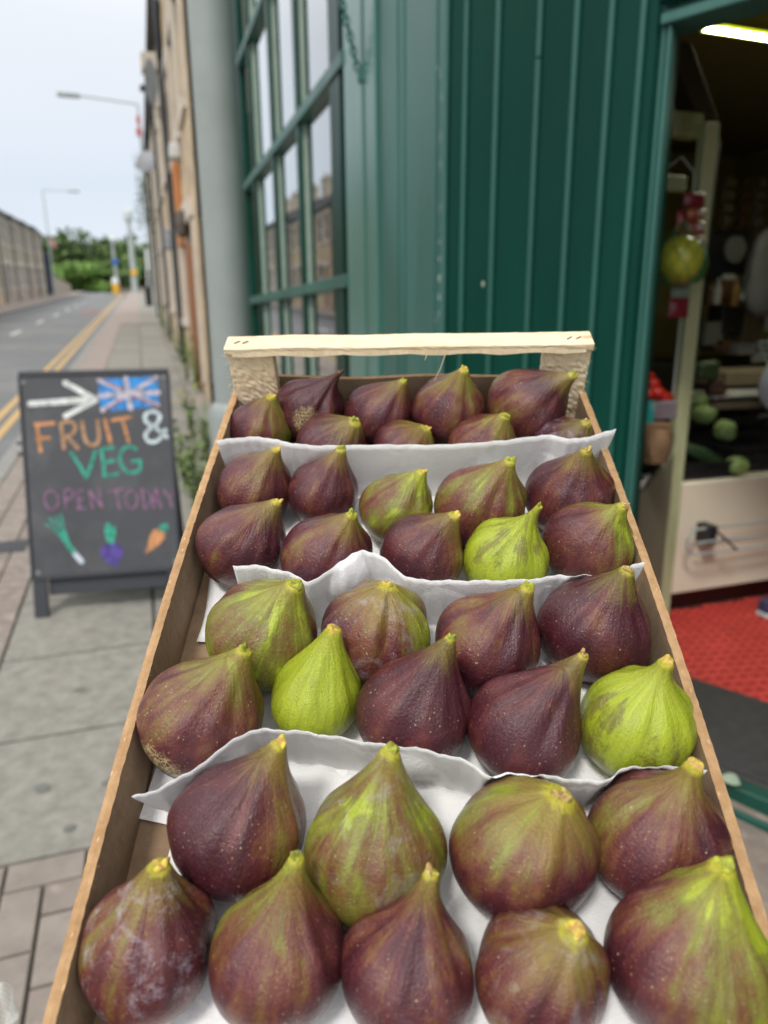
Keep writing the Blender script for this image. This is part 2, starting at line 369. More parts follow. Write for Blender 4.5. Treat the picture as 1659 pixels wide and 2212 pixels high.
def house(X, side, y0, y1, label, wallm, storeys=2, H=5.4, group='stone terraced houses', chimney=True, depth=8, door_at=.18, roofh=2.3):
    g = hz((y0+y1)/2); r = empty('terraced_house', (X, (y0+y1)/2, g), label, 'house', group)
    P = lambda u, z, d: Vector((X + side*d, u, z))
    L = y1-y0; holes = []; du = y0+L*door_at
    dz0 = g + .08
    win = [(y0+L*.42, y0+L*.62), (y0+L*.74, y0+L*.92)]
    holes.append((du, du+.95, dz0, dz0+2.1))
    for a, b in win: holes.append((a, b, g+.95, g+2.35))
    for s in range(1, storeys):
        zz = g+.9+2.6*s
        for a, b in [(y0+L*.12, y0+L*.30)]+win: holes.append((a, b, zz, zz+1.35))
    w = wall_with_holes('wall', r, P, y0, y1, lambda u: g-.6, lambda u: g+H, holes, wallm)
    mb = MB(); boxP(mb, P, y0, y1, g-.6, g+H, .3, depth); 
    mb.build('rear_wall', wallm, r)
    for a, b, c, d in holes[1:]:
        f = MB()
        for (p, q, s_, t) in ((a, a+.06, c, d), (b-.06, b, c, d), (a+.06, b-.06, c, c+.06), (a+.06, b-.06, d-.06, d), (a+.06, b-.06, (c+d)/2-.025, (c+d)/2+.025)):
            boxP(f, P, p, q, s_, t, .06, .11)
        fr = f.build('window', M_pvc, r)
        gl = MB(); gl.add([P(a+.05, c+.05, .09), P(b-.05, c+.05, .09), P(b-.05, d-.05, .09), P(a+.05, d-.05, .09)], [(0, 1, 2, 3)]); gl.build('pane', M_glassdark, fr)
        su = MB()
        boxP(su, P, a-.12, b+.12, c-.14, c, -.05, .05); boxP(su, P, a-.14, b+.14, d, d+.2, -.03, .05)
        boxP(su, P, a-.14, a-.001, c+.001, d-.001, -.025, .05); boxP(su, P, b+.001, b+.14, c+.001, d-.001, -.025, .05)
        su.build('window_surround', M_trim, r)
    a, b, c, d = holes[0]
    dm = MB(); boxP(dm, P, a+.01, b-.01, c, d-.01, .06, .1); dr = dm.build('door', random.choice((M_navy, M_rust, M_pvc)), r)
    hm = MB(); hm.tube([P(a+.1, c+1, .06), P(a+.1, c+1, .01), P(a+.2, c+1, .01)], .012, 6); hm.build('handle', M_galv, dr)
    su = MB(); boxP(su, P, a-.16, a-.001, c, d, -.03, .06); boxP(su, P, b+.001, b+.16, c, d, -.03, .06); boxP(su, P, a-.2, b+.2, d+.001, d+.22, -.05, .06)
    su.build('door_surround', M_trim, r)
    gm = MB(); boxP(gm, P, y0, y1, g+H-.02, g+H+.11, -.16, -.02); gm.build('gutter', M_gutter, r)
    pm = MB(); pm.tube([P(y1-.12, g+.05, -.07), P(y1-.12, g+H-.03, -.07)], .04, 8); pm.build('drainpipe', M_gutter, r)
    rf = MB()
    rf.add([P(y0, g+H+.08, -.06), P(y1, g+H+.08, -.06), P(y1, g+H+roofh, depth/2), P(y0, g+H+roofh, depth/2), P(y1, g+H+.08, depth), P(y0, g+H+.08, depth)],
           [(0, 1, 2, 3), (3, 2, 4, 5), (0, 3, 5), (1, 4, 2)])
    ro = rf.build('roof', M_slate, r)
    if chimney:
        cm = MB(); boxP(cm, P, y1-1.0, y1-.1, g+H+roofh-.7, g+H+roofh+1.1, depth/2-.5, depth/2+.4); boxP(cm, P, y1-1.06, y1-.04, g+H+roofh+1.101, g+H+roofh+1.2, depth/2-.56, depth/2+.46)
        for q in (-.3, 0, .25):
            cm.lathe([(.11, g+H+roofh+1.2), (.09, g+H+roofh+1.55)], (X+side*(depth/2+q), y1-.55, 0), 8)
        cm.build('chimney', M_stone2, ro)
    return r
names_l = ['house opposite, just left of the frame', 'second', 'third']
lab = ['brown stone terraced house across the road, cut by the left edge of the photo',
       'brown stone terraced house across the road, second from the left edge of the photo',
       'brown stone terraced house across the road, third from the left edge of the photo',
       'brown stone terraced house across the road, last before the trees, beside the navy board']
k = 0
for i in range(10):
    y0 = 71.2 - 5.5*(10-i); y0 = 16.2 + 5.5*i
    if i < 6: continue_label = 'sandstone house across the road, ' + ['nearest the shop', 'second from the shop', 'third from the shop', 'fourth from the shop', 'fifth from the shop', 'sixth from the shop'][i] + ', seen as a reflection'
    l_ = continue_label if i < 6 else lab[i-6]
    house(-7.6, -1, y0, y0+5.49, l_, M_stone if i < 6 else M_stone2, H=5.15, group='brown stone terraced houses across the road' if i >= 6 else 'sandstone houses reflected in the shop window')
# near-side terrace beyond the shop
rt = [(9.25, 14.2, M_stone, 3, 8.6, 'tall tan sandstone house right behind the grey green column'),
      (14.21, 19.4, M_stone, 2, 6.0, 'sandstone house with orange timber, next beyond the tall one behind the column'),
      (19.41, 25.4, M_render, 2, 5.8, 'cream rendered house with dark gutter, third along the near side of the street'),
      (25.41, 31.4, M_render, 2, 5.6, 'cream rendered house fourth along the near side of the street'),
      (31.41, 38.4, M_render, 2, 5.4, 'last house of the near side terrace, beside the white sign')]
for a, b, m, s, h_, l_ in rt:
    house(.75, 1, a, b, l_, m, s, h_, 'houses beyond the shop on the near side', chimney=False, depth=7)

# fittings on the near terrace
def thingbox(name, label, cat, boxes, m, loc, **k):
    pass
# boxed projecting sign
p = at(342, 134, 14.5)
mb = MB(); mb.box((.40, p.y-.05, p.z-.13), (.72, p.y+.35, p.z+.13)); mb.box((.72, p.y, p.z-.04), (.75, p.y+.3, p.z+.04))
mb.build('projecting_box', M_trim, label='cream box projecting high on the stone front above the grey oval sign', cat='box', bevel=.01)
p = at(349, 178, 13.5)
mb = MB(); vs = []
for d in (0, .06):
    vs += [(.50+.115*cos(a)*.9, p.y+d, p.z+.34*sin(a)) for a in [2*pi*q/20 for q in range(20)]]
mb.add(vs, [tuple(range(19, -1, -1)), tuple(range(20, 40))] + [(q, (q+1) % 20, 20+(q+1) % 20, 20+q) for q in range(20)])
mb.tube([(.56, p.y+.03, p.z+.1), (.75, p.y+.03, p.z+.1)], .012, 6)
mb.build('hanging_sign', mat('dull_grey_sign', (.16, .175, .18), .6), label='grey oval hanging sign high on the stone front', cat='sign')
p = at(322, 192, 16)
wl = empty('wall_lamp', (.75, p.y, p.z-.3), 'small black floodlight on a thin arm beside the grey oval sign', 'lamp')
mb = MB(); mb.tube([(.75, p.y, p.z-.35), (.5, p.y, p.z-.28), (p.x+.1, p.y, p.z)], .016, 6); mb.build('bracket', M_blackp, wl)
mb = MB(); mb.box((p.x-.17, p.y-.08, p.z-.05), (p.x+.12, p.y+.08, p.z+.05)); mb.build('lamp_head', M_blackp, wl, bevel=.02)
# satellite dish
p = at(334, 355, 21)
sd = empty('satellite_dish', (.74, p.y, p.z), 'grey satellite dish on the rendered house under the street lamp', 'dish')
mb = MB(); mb.lathe([(.02, 0), (.16, .02), (.27, .07), (.28, .08), (.27, .085)], (0, 0, 0), 20)
rot = Matrix.Translation((.52, p.y-.1, p.z)) @ Matrix.Rotation(radians(75), 4, 'X') @ Matrix.Rotation(radians(-25), 4, 'Y')
mb.v = [rot @ v for v in mb.v]; mb.build('dish', mat('dish_grey', (.24, .25, .27), .5), sd, smooth=True)
mb = MB(); mb.tube([(.75, p.y, p.z-.1), (.6, p.y-.03, p.z-.08), (.53, p.y-.08, p.z)], .018, 6); mb.build('bracket', M_galv, sd)
# white box and orange timber strip
p = at(372, 327, 11.5)
mb = MB(); mb.box((.60, p.y-.10, p.z-.09), (.745, p.y+.25, p.z+.09)); mb.build('alarm_box', M_pvc, label='white alarm box above the orange timber strip on the stone house', cat='box', bevel=.015)
a_ = at(381, 342, 12.0); b_ = at(396, 455, 12.0)
mb = MB(); mb.box((.66, 11.9, b_.z-.5), (.745, 12.35, a_.z)); ot = mb.build('timber_board', M_orange, label='upright orange timber board fixed to the tan stone house', cat='board')
p = at(397, 482, 10.9)
mb = MB(); mb.lathe([(.03, -.19), (.085, -.15), (.10, 0), (.085, .13), (.03, .17)], (.66, 10.9, p.z), 12)
mb.tube([(.66, 10.9, p.z), (.75, 10.9, p.z)], .02, 6); mb.build('vent_cowl', mat('dark_brown_metal', (.09, .07, .055), .6), label='dark round vent cowl on the tan stone house below the orange board', cat='vent')
mb = MB(); mb.box((.69, 10.5, hz(10.7)+.02), (.745, 11.4, hz(10.7)+1.95)); dd = mb.build('timber_gate', M_rust, label='brown stained timber door leaf against the tan stone house beyond the column', cat='door')
# meter box + pipes
p = at(357, 520, 15.5)
mb = MB(); mb.box((.58, p.y, p.z-.14), (.745, p.y+.4, p.z+.22)); mb.build('meter_box', mat('box_grey', (.27, .28, .30), .6), label='grey box on the near side terrace left of the orange timber', cat='box', bevel=.01)
mb = MB(); mb.tube([(.69, 13.9, hz(14)+.05), (.69, 13.9, hz(14)+7.6)], .045, 8); mb.tube([(.69, 13.9, hz(14)+5.0), (.69, 13.2, hz(14)+5.6)], .04, 8)
mb.build('drainpipe', M_gutter, label='black drainpipe running down the tan stone house behind the column', cat='pipe')

# ------------------------------------------------------------------ lamps, posts, signs
def lamp(base, h, arm, label, m=M_galv, arm_up=.12):
    r = empty('street_lamp', base, label, 'street lamp', 'street lamps'); b = Vector(base)
    mb = MB(); mb.tube([b, b+Vector((0, 0, 1.2))], .09, 12); mb.tube([b+Vector((0, 0, 1.2)), b+Vector((0, 0, h))], [.065, .045], 12); mb.build('pole', m, r, smooth=True)
    e_ = b + Vector((arm, 0, h+abs(arm)*arm_up))
    mb = MB(); mb.tube([b+Vector((0, 0, h-.05)), b+Vector((arm*.04, 0, h)), e_], .035, 8); mb.build('arm', m, r)
    s_ = 1 if arm > 0 else -1
    mb = MB(); mb.hexa([e_+Vector((q*s_, w_, z)) for z, w1 in ((-.09, .09), (.05, .12)) for q, w_ in ((-.05, -w1), (.75, -w1), (.75, w1), (-.05, w1))])
    mb.build('lamp_head', m, r, bevel=.02)
    return r
p1 = at(305, 225, 32)
l1 = lamp((.62, 32, hz(32)), p1.z-hz(32), -2.1, 'tall street lamp leaning its long arm over the road from the near pavement', arm_up=.06)
mb = MB(); q = at(316, 262, 32)
for z, w_ in ((0, .10), (-.42, .14)): mb.box((.62-w_, 31.90, q.z+z-.15), (.62+w_*.5, 31.92, q.z+z+.15))
mb.build('banner', M_redp, l1, label='red plates fixed near the top of the lamp pole')
p2 = at(92, 410, 65)
lamp((p2.x, 65, hz(65)), p2.z-hz(65), 1.9, 'street lamp rising behind the stone houses across the road', arm_up=.0)
# mast at the crest
b = at(292, 628, 92); t = at(277, 455, 92)
r = empty('traffic_mast', (b.x, 92, hz(92)), 'tall grey mast with a yellow plate at the top of the road', 'mast')
mb = MB(); mb.tube([(b.x, 92, hz(92)), (b.x, 92, t.z-.5)], [.36, .22], 12); mb.build('pole', M_galv, r, smooth=True)
mb = MB(); mb.lathe([(.5, t.z-1.1), (.55, t.z-.6), (.5, t.z-.1), (.2, t.z+.2)], (b.x, 92, 0), 12); mb.build('camera_head', mat('pale_mast_head', (.5, .53, .55), .5), r)
q = at(289, 589, 92); mb = MB(); mb.box((q.x-.32, 91.5, q.z-.32), (q.x+.32, 91.54, q.z+.32)); mb.build('plate', M_yelp, r, label='yellow warning plate', bevel=.01)
b = at(253, 625, 88)
r = empty('road_sign', (b.x, 88, hz(88)), 'slim post with a round blue sign above the amber bollard', 'road sign')
t = at(246, 512, 88); mb = MB(); mb.tube([(b.x, 88, hz(88)), (b.x, 88, t.z)], .13, 8); mb.build('post', M_galv, r)
q = at(249, 566, 88); mb = MB(); mb.lathe([(.34, 0), (.34, .05)], (0, 0, 0), 18)
rm = Matrix.Translation((q.x, 87.8, q.z)) @ Matrix.Rotation(radians(90), 4, 'X'); mb.v = [rm @ v for v in mb.v]; mb.build('sign_face', M_bluep, r)
q = at(245, 518, 88); mb = MB(); mb.lathe([(.25, -.35), (.42, 0), (.25, .35)], (q.x, 88, q.z), 10); mb.build('lamp_globe', mat('pale_globe', (.6, .63, .66), .4), r)
b = at(251, 628, 80)
r = empty('traffic_bollard', (b.x, 80, hz(80)), 'amber bollard with a pale top standing at the top of the road', 'bollard')
mb = MB(); mb.lathe([(.30, 0), (.36, .9), (.36, 1.0)], (b.x, 80, hz(80)), 12); mb.build('base', M_yelp, r, smooth=True)
mb = MB(); mb.lathe([(.34, 1.0), (.36, 1.35), (.2, 1.6)], (b.x, 80, hz(80)+.001), 12); mb.build('top', mat('pale_globe', (.6, .63, .66), .4), r, smooth=True)
b = at(326, 555, 48)
mb = MB(); mb.box((b.x-.33, 48, b.z-.75), (.74, 48.06, b.z+.45)); mb.tube([(.6, 48.03, b.z-.75), (.6, 48.03, hz(48))], .05, 6)
mb.build('white_sign', mat('white_board', (.75, .76, .78), .5), label='blank white board projecting at the far end of the near side terrace', cat='sign', bevel=.005)
mb = MB(); mb.box((.35, 45, hz(45)), (.72, 45.5, hz(45)+1.0)); mb.box((.33, 44.98, hz(45)+1.0), (.74, 45.52, hz(45)+1.08)); mb.build('litter_bin', M_blackp, label='black litter bin by the wall at the far end of the pavement', cat='bin', bevel=.02)
# navy board and flag at the end of the far terrace
mb = MB(); mb.box((-7.58, 71.4, hz(71)+.2), (-7.15, 71.6, hz(71)+3.6)); mb.build('hoarding', M_navy, label='tall navy board at the far end of the brown stone terrace', cat='board', bevel=.01)
q = at(112, 523, 66); r = empty('flag', (q.x, 66, q.z), 'small pinkish red flag on an angled pole by the far terrace', 'flag')
mb = MB(); mb.tube([(q.x-1.3, 66, q.z-.5), (q.x-.2, 66, q.z+.6)], .03, 6); mb.build('flag_pole', M_galv, r)
mb = MB(); vs = [(q.x-.2+.5*i/6, 66+.06*sin(i), q.z+.4-.08*i-j*.42) for j in (0, 1) for i in range(7)]
mb.add(vs, [(i, i+1, i+8, i+7) for i in range(6)]); mb.build('cloth', mat('faded_red_cloth', (.5, .22, .25), .8), r)
mb = MB(); mb.box((-7.6, 72, hz(72)-.3), (-7.3, 92, hz(90)+.9)); mb.build('garden_wall', M_stone2, label='low stone wall running from the far terrace to the trees', cat='wall')
mb = MB(); mb.box((-2.5, 105, hz(95)-.5), (14, 105.4, hz(95)+1.0)); mb.build('boundary_wall', M_stone2, label='low brown stone wall at the foot of the trees beyond the mast', cat='wall')

# ------------------------------------------------------------------ trees on the rise beyond
def foliage(name, c, rad, n, m, parent, size=.5, seed=0, clumps=14):
    r_ = np.random.default_rng(seed)
    cc = r_.normal(size=(clumps, 3)); cc /= np.linalg.norm(cc, axis=1)[:, None]; cc *= r_.uniform(.25, .85, (clumps, 1)); cr = r_.uniform(.28, .5, clumps)
    idx = r_.integers(0, clumps, n); d = r_.normal(size=(n, 3)); d /= np.linalg.norm(d, axis=1)[:, None]
    p = cc[idx] + d*(cr[idx]*r_.uniform(.65, 1.05, n))[:, None]
    p = p*np.array(rad) + np.array(c)
    a = r_.normal(size=(n, 3)); a /= np.linalg.norm(a, axis=1)[:, None]; b = np.cross(a, r_.normal(size=(n, 3))); b /= np.linalg.norm(b, axis=1)[:, None]
    s = (size*r_.uniform(.6, 1.3, n))[:, None]
    V = np.stack([p-a*s, p+b*s*.6, p+a*s, p-b*s*.6], 1).reshape(-1, 3)
    if parent is not None: V = V - np.array(parent.matrix_basis.translation)
    me = bpy.data.meshes.new(name); me.from_pydata(V.tolist(), [], np.arange(4*n).reshape(n, 4).tolist()); me.update()
    return new_obj(name, me, m, parent)
TL = [mat('dark_tree_leaf', (.075, .13, .04), .7, .5, .5), mat('mid_tree_leaf', (.12, .19, .055), .7, .5, .5), mat('bright_tree_leaf', (.14, .25, .05), .7, .5, .5)]
tl = {0: 'dark green tree', 1: 'mid green tree', 2: 'bright green bush'}
def tree(x, y, h, rx, kind, label, n=1500, seed=0):
    z = hz(y); r = empty('tree' if kind < 2 else 'bush', (x, y, z-.2), label, 'tree' if kind < 2 else 'bush', 'trees on the rise')
    mb = MB(); mb.tube([(x, y, z-.2), (x+.1, y, z+h*.3), (x-.1, y, z+h*.6)], [.35, .25, .1], 8)
    for k_ in range(4):
        a = k_*1.6+seed; mb.tube([(x, y, z+h*.35), (x+cos(a)*rx*.5, y+sin(a)*rx*.5, z+h*.65)], [.12, .05], 6)
    mb.build('trunk', M_bark, r)
    foliage('crown', (x, y, z+h*.55), (rx, rx, h*.5), n, TL[kind], r, .45 if kind < 2 else .35, seed)
spec = [(-17, 112, 12, 6, 0, 'dark green tree rising right behind the end of the far terrace'), (-12, 116, 11, 6, 1, 'broad mid green tree left of the gap in the skyline'),
        (-7, 118, 10.5, 6.5, 0, 'dark domed tree highest over the middle of the road'), (-2.5, 117, 9.5, 5, 1, 'mid green tree behind the round blue sign'),
        (2.5, 118, 8.5, 5, 0, 'dark tree just left of the mast'), (7, 116, 8.5, 6, 1, 'mid green tree behind the white board'), (12, 112, 9, 6, 0, 'dark tree hidden mostly by the near terrace'),
        (-14, 108, 6, 5, 2, 'bright bush at the foot of the far terrace end'), (-9, 106, 5, 4.5, 2, 'bright green bush low in the middle of the view'), (-5.5, 106, 4.6, 4, 2, 'bright green bush left of the amber bollard'),
        (-1.5, 109, 5.5, 4, 1, 'mid green shrub between blue sign and mast'), (4, 109, 6, 4.5, 0, 'dark shrubby tree right of the mast'), (-19.5, 108, 8, 5, 1, 'mid green tree behind the navy board'), (8.5, 107.5, 5, 4, 2, 'bright bush under the white board')]
for i, (x, y_, h_, rx, kd, l_) in enumerate(spec): tree(x, y_, h_*(.80 if h_ > 7 else .85), rx*1.1, kd, l_, 2600, i)
q = at(273, 525, 125); tree(q.x, 125, q.z-hz(125)+1.0, 1.8, 0, 'small dark tree standing above the skyline at the mast', 700, 31)
foliage('distant_woodland', (-5, 150, hz(95)+2.0), (60, 14, 5.5), 16000, TL[0], None, .9, 5, 90)['kind'] = 'stuff'
# small twiggy growth on the near terrace
def weed(px, py, label, h=.5, n=26, spread=.12, flowers=0, base=None, s=.035):
    b = base if base is not None else ongnd(px, py)
    r = empty('weed', b, label, 'plant', 'weeds along the foot of the walls')
    mb = MB(); lf = MB(); fl = MB()
    for k_ in range(9):
        a = random.uniform(0, 2*pi); t_ = b + Vector((cos(a)*spread*random.uniform(.2, 1), sin(a)*spread, h*random.uniform(.5, 1)))
        m_ = (b+t_)/2 + Vector((cos(a), sin(a), 0))*-.02
        mb.tube([b, m_, t_], [.004, .003, .0015], 5)
        for j in range(n//2):
            u = random.uniform(.15, 1); p_ = b.lerp(m_, u*2) if u < .5 else m_.lerp(t_, u*2-1)
            d_ = Vector((random.gauss(0, 1), random.gauss(0, 1), random.gauss(0, .6))).normalized(); sd_ = d_.cross(Vector((0, 0, 1))).normalized()*s*.3
            L_ = s*random.uniform(.7, 1.5); lf.add([p_, p_+d_*L_*.5+sd_, p_+d_*L_, p_+d_*L_*.5-sd_], [(0, 1, 2, 3)])
        if flowers and k_ % 2 == 0:
            for j in range(5): 
                c_ = t_+Vector((random.gauss(0, .015), random.gauss(0, .015), random.gauss(0, .015)))
                fl.box(c_-Vector((.006,)*3), c_+Vector((.006,)*3))
    mb.build('stem', M_leafA, r); lf.build('leaf', M_leafA, r)['kind'] = 'stuff'
    if fl.v: fl.build('flower', M_leafY, r)['kind'] = 'stuff'
wl_ = [(432, 1120, 'leafy green weed low between the chalkboard sign and the crate', .55, 50, .15, 0), (405, 1060, 'green weed clump right beside the chalkboard sign edge', .5, 50, .13, 0),
       (445, 1010, 'thin grassy weed in front of the grey green column', .5, 36, .1, 0), (418, 960, 'wispy weed just above the chalkboard sign hinge', .5, 34, .1, 1),
       (405, 830, 'yellow flowering weed at the foot of the tan stone house', .75, 40, .16, 1), (428, 850, 'tall weed against the tan stone wall by the column', .8, 40, .14, 1),
       (390, 775, 'green weed at the wall foot left of the tall flowering one', .7, 36, .16, 1), (362, 735, 'small weed far along the wall foot', .7, 30, .2, 0), (352, 712, 'farthest green weed along the wall foot', .8, 30, .25, 0)]
for a in wl_:
    b = ongnd(a[0], a[1]); weed(a[0], a[1], a[2], a[3]*1.15, int(a[4]*1.3), a[5]*1.15, a[6], b, .055)
q = Vector((.70, 30, 6.0)); 
r = empty('climbing_plant', (.72, 30, 5.6), 'thin leafy twigs growing out high on the near side terrace', 'plant')
mb = MB()
for k_ in range(5): mb.tube([(.75, 30+k_*.3, 4.2+k_*.7), (.3+.1*random.random(), 30+k_*.3, 4.5+k_*.7)], .012, 5)
mb.build('twig', M_bark, r)
foliage('leaf', (.42, 30.6, 5.9), (.32, .8, 1.9), 260, TL[0], r, .06, 3, 10)['kind'] = 'stuff'

# ------------------------------------------------------------------ shop front
XA = 1.12; C0 = Vector((1.12, 2.625, 0)); DB = Vector((.4695, -.8829, 0)); NB = Vector((-.8829, -.4695, 0))   # NB points out to the street
shop = empty('shopfront', (XA, 4, .2), 'dark green painted timber shopfront with paned window, boarded side and open doorway', 'shopfront')
def bxA(name, y0, y1, z0, z1, x0, x1, m, par=shop, bev=.004, **k):
    mb = MB(); mb.box((x0, y0, z0), (x1, y1, z1)); return mb.build(name, m, par, bevel=bev, **k)
TOP = 5.2
# far jamb and fascia, sill
bxA('jamb', 7.66, 9.2, .05, TOP, XA-.02, XA+.30, M_green)
bxA('sill', 3.9, 7.66, .58, .66, XA-.10, XA+.16, M_green)
bxA('stall_riser', 2.7, 7.66, -.05, .58, XA, XA+.12, M_green)
bars = [4.10, 5.08, 6.02, 7.03]
zt = [1.716, 2.79, 3.88, 4.9]
zb = [.66]+zt
for z in zt: bxA('transom', 3.90, 7.66, z-.035, z+.035, XA-.045, XA+.05, M_greenA)
for i, y in enumerate(bars):
    w_ = .050 if i else .11
    for j in range(4): bxA('glazing_bar', y-w_, y+w_, zb[j]+.036, zb[j+1]-.036, XA-.032, XA+.05, M_green)
    for j in range(4): bxA('glazing_bead', y-w_-.014, y-w_-.001, zb[j]+.037, zb[j+1]-.037, XA-.006, XA+.04, M_cream)
kg = NT('window_glass'); kg.t.nodes.remove(kg.b)
gl1 = kg.n('ShaderNodeBsdfGlossy'); gl1.inputs['Roughness'].default_value = .015; gl1.inputs['Color'].default_value = (.96, .98, .98, 1)
tr = kg.n('ShaderNodeBsdfTransparent'); tr.inputs['Color'].default_value = (.80, .86, .84, 1)
fr_ = kg.n('ShaderNodeFresnel'); fr_.inputs['IOR'].default_value = 2.1
bpn = kg.n('ShaderNodeBump'); bpn.inputs['Strength'].default_value = .03; bpn.inputs['Distance'].default_value = .01
kg.l(kg.noise(1.2, kg.n('ShaderNodeNewGeometry').outputs['Position'], 1), bpn.inputs['Height']); kg.l(bpn.outputs[0], gl1.inputs['Normal'])
mx = kg.n('ShaderNodeMixShader'); kg.l(kg.m_('MULTIPLY', fr_.outputs[0], 2.0, clamp=True), mx.inputs[0]); kg.l(tr.outputs[0], mx.inputs[1]); kg.l(gl1.outputs[0], mx.inputs[2]); kg.l(mx.outputs[0], kg.out.inputs[0])
M_glass = kg.m
cols = [(3.90, 3.99), (4.205, 5.03), (5.13, 5.97), (6.07, 6.98), (7.08, 7.66)]
for (a, b) in cols:
    for j in range(4):
        mb = MB(); x = XA+.012+random.uniform(-.002, .002)
        mb.box((x, a, zb[j]+.03), (x+.004, b, zb[j+1]-.03)); mb.build('pane', M_glass, shop)
# stile and boards right of the window
M_stile = mat('shiny_weathered_green', (.06, .17, .14), .22, .2, 3, .35, 60, .003, .7, stretch=(1, 1, .12), c2=(.12, .24, .21), c2scale=2.5, c2lo=.45, c2hi=.75)
bxA('board', 3.58, 3.90, -.05, TOP, XA-.035, XA+.12, M_stile)
bxA('board', 3.402, 3.566, -.05, TOP, XA-.028, XA+.12, M_stile)
bxA('board', 3.070, 3.378, -.05, TOP, XA-.012, XA+.12, M_greenA)
bxA('board', 2.65, 3.050, -.05, TOP, XA-.010, XA+.12, M_greenA)
bxA('backing_board', 2.64, 3.60, -.05, TOP-.01, XA+.004, XA+.11, M_green)
bxA('groove_bead', 2.705, 2.716, -.05, TOP-.02, XA-.016, XA-.009, M_greenA)
bxA('groove_bead', 3.13, 3.142, -.05, TOP-.02, XA-.018, XA-.011, M_greenA)
# board wall on the splay: V boards with half round beads
beads = [.084, .217, .378, .510, .626, .725]
def PB(t, z, d): return C0 + DB*t + NB*d + Vector((0, 0, z))
edges = [.0] + beads + [.779]
for i in range(len(edges)-1):
    a, b = edges[i], edges[i+1]
    mb = MB(); boxP(mb, PB, a+.0056, b-.0156, -.049, TOP-.001, -.0075, 0); mb.build('board', M_green, shop, bevel=.0025)
mb = MB(); boxP(mb, PB, .0, .779, -.05, TOP, -.12, -.008); mb.build('backing_board', M_green, shop)
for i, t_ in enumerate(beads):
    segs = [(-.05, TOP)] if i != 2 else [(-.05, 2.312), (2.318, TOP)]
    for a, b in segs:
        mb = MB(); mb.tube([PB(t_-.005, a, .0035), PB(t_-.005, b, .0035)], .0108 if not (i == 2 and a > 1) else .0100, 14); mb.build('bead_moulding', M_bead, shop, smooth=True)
mb = MB(); mb.tube([PB(-.008, -.05, .004), PB(-.008, TOP, .004)], .012, 10); mb.build('corner_bead', M_greenA, shop, smooth=True)
# paint chips on corner
mb = MB()
for (px, py, s_) in ((962, 600, .012), (958, 640, .010), (960, 520, .007), (950, 560, .008), (957, 680, .006), (964, 440, .006)):
    p = onX(px, py, XA-.0115); p.y = max(p.y, 2.66)
    mb.add([(XA-.0125, p.y+s_*.5*cos(a)*(1+.3*sin(3*a+px)), p.z+s_*1.8*sin(a)*(1+.3*cos(2*a))) for a in ang], [tuple(range(20))])
r9 = random.Random(5)
for q in range(26):
    z_ = r9.uniform(.9, 2.9); s_ = r9.uniform(.002, .007); y_ = 2.655 + abs(r9.gauss(0, .02))
    mb.add([(XA-.0126-.00004*q, y_+s_*.5*cos(a)*(1+.35*sin(3*a+q)), z_+s_*r9.uniform(1.2, 2.6)*sin(a)*(1+.3*cos(2*a+q))) for a in ang], [tuple(range(20))])
for (t_, z, s_) in ((.045+.13, 1.63, .006), (.2, 2.55, .004), (.31, 1.1, .004)):
    mb.add([PB(t_+s_*.7*cos(a)*(1+.3*sin(3*a)), z+s_*1.6*sin(a), .0012) for a in ang], [tuple(range(20))])
mb.build('paint_chip', M_chip, shop)['kind'] = 'stuff'
# door frame
DH = 2.30; T0, T1 = .782, 1.95
for a, b, d in ((T0, T0+.011, .014), (T0+.011, T0+.016, .003), (T0+.016, T0+.030, .016)):
    mb = MB(); boxP(mb, PB, a, b, -.02, DH, -.022, d); mb.build('door_jamb', M_greenA, shop, bevel=.004)
mb = MB(); boxP(mb, PB, T1, T1+.09, -.02, DH, -.10, .02); mb.build('door_jamb', M_green, shop, bevel=.004)
for z0, z1, d in ((DH, DH+.03, .03), (DH+.03, DH+.05, .006), (DH+.05, DH+.09, .035), (DH+.09, TOP, .004)):
    mb = MB(); boxP(mb, PB, T0, T1+.09, z0, z1, -.10, d); mb.build('door_head', M_greenA if z1 < TOP else M_green, shop, bevel=.004)
mb = MB(); mb.tube([PB(T0, DH+.065, .035), PB(T1+.09, DH+.065, .035)], .018, 10); mb.build('door_head_bead', M_green, shop, smooth=True)
# return wall beyond the doorway
pe = PB(T1+.09, 0, 0)
mb = MB(); mb.box((pe.x-.03, -2.5, -.2), (pe.x+.09, pe.y, TOP)); mb.build('side_board', M_green, shop, bevel=.004)
# threshold
mb = MB(); boxP(mb, PB, T0+.04, T1+.4, -.10, FZ+.006, .089, .150); mb.build('threshold', mat('green_floor_paint', (.003, .055, .037), .6, .2, 8), shop, bevel=.004)
mb = MB(); boxP(mb, PB, .80, T1+.4, -.14, FZ-.022, .205, .222); mb.build('step_edge', mat('green_floor_paint', (.003, .055, .037), .6), shop, bevel=.004)

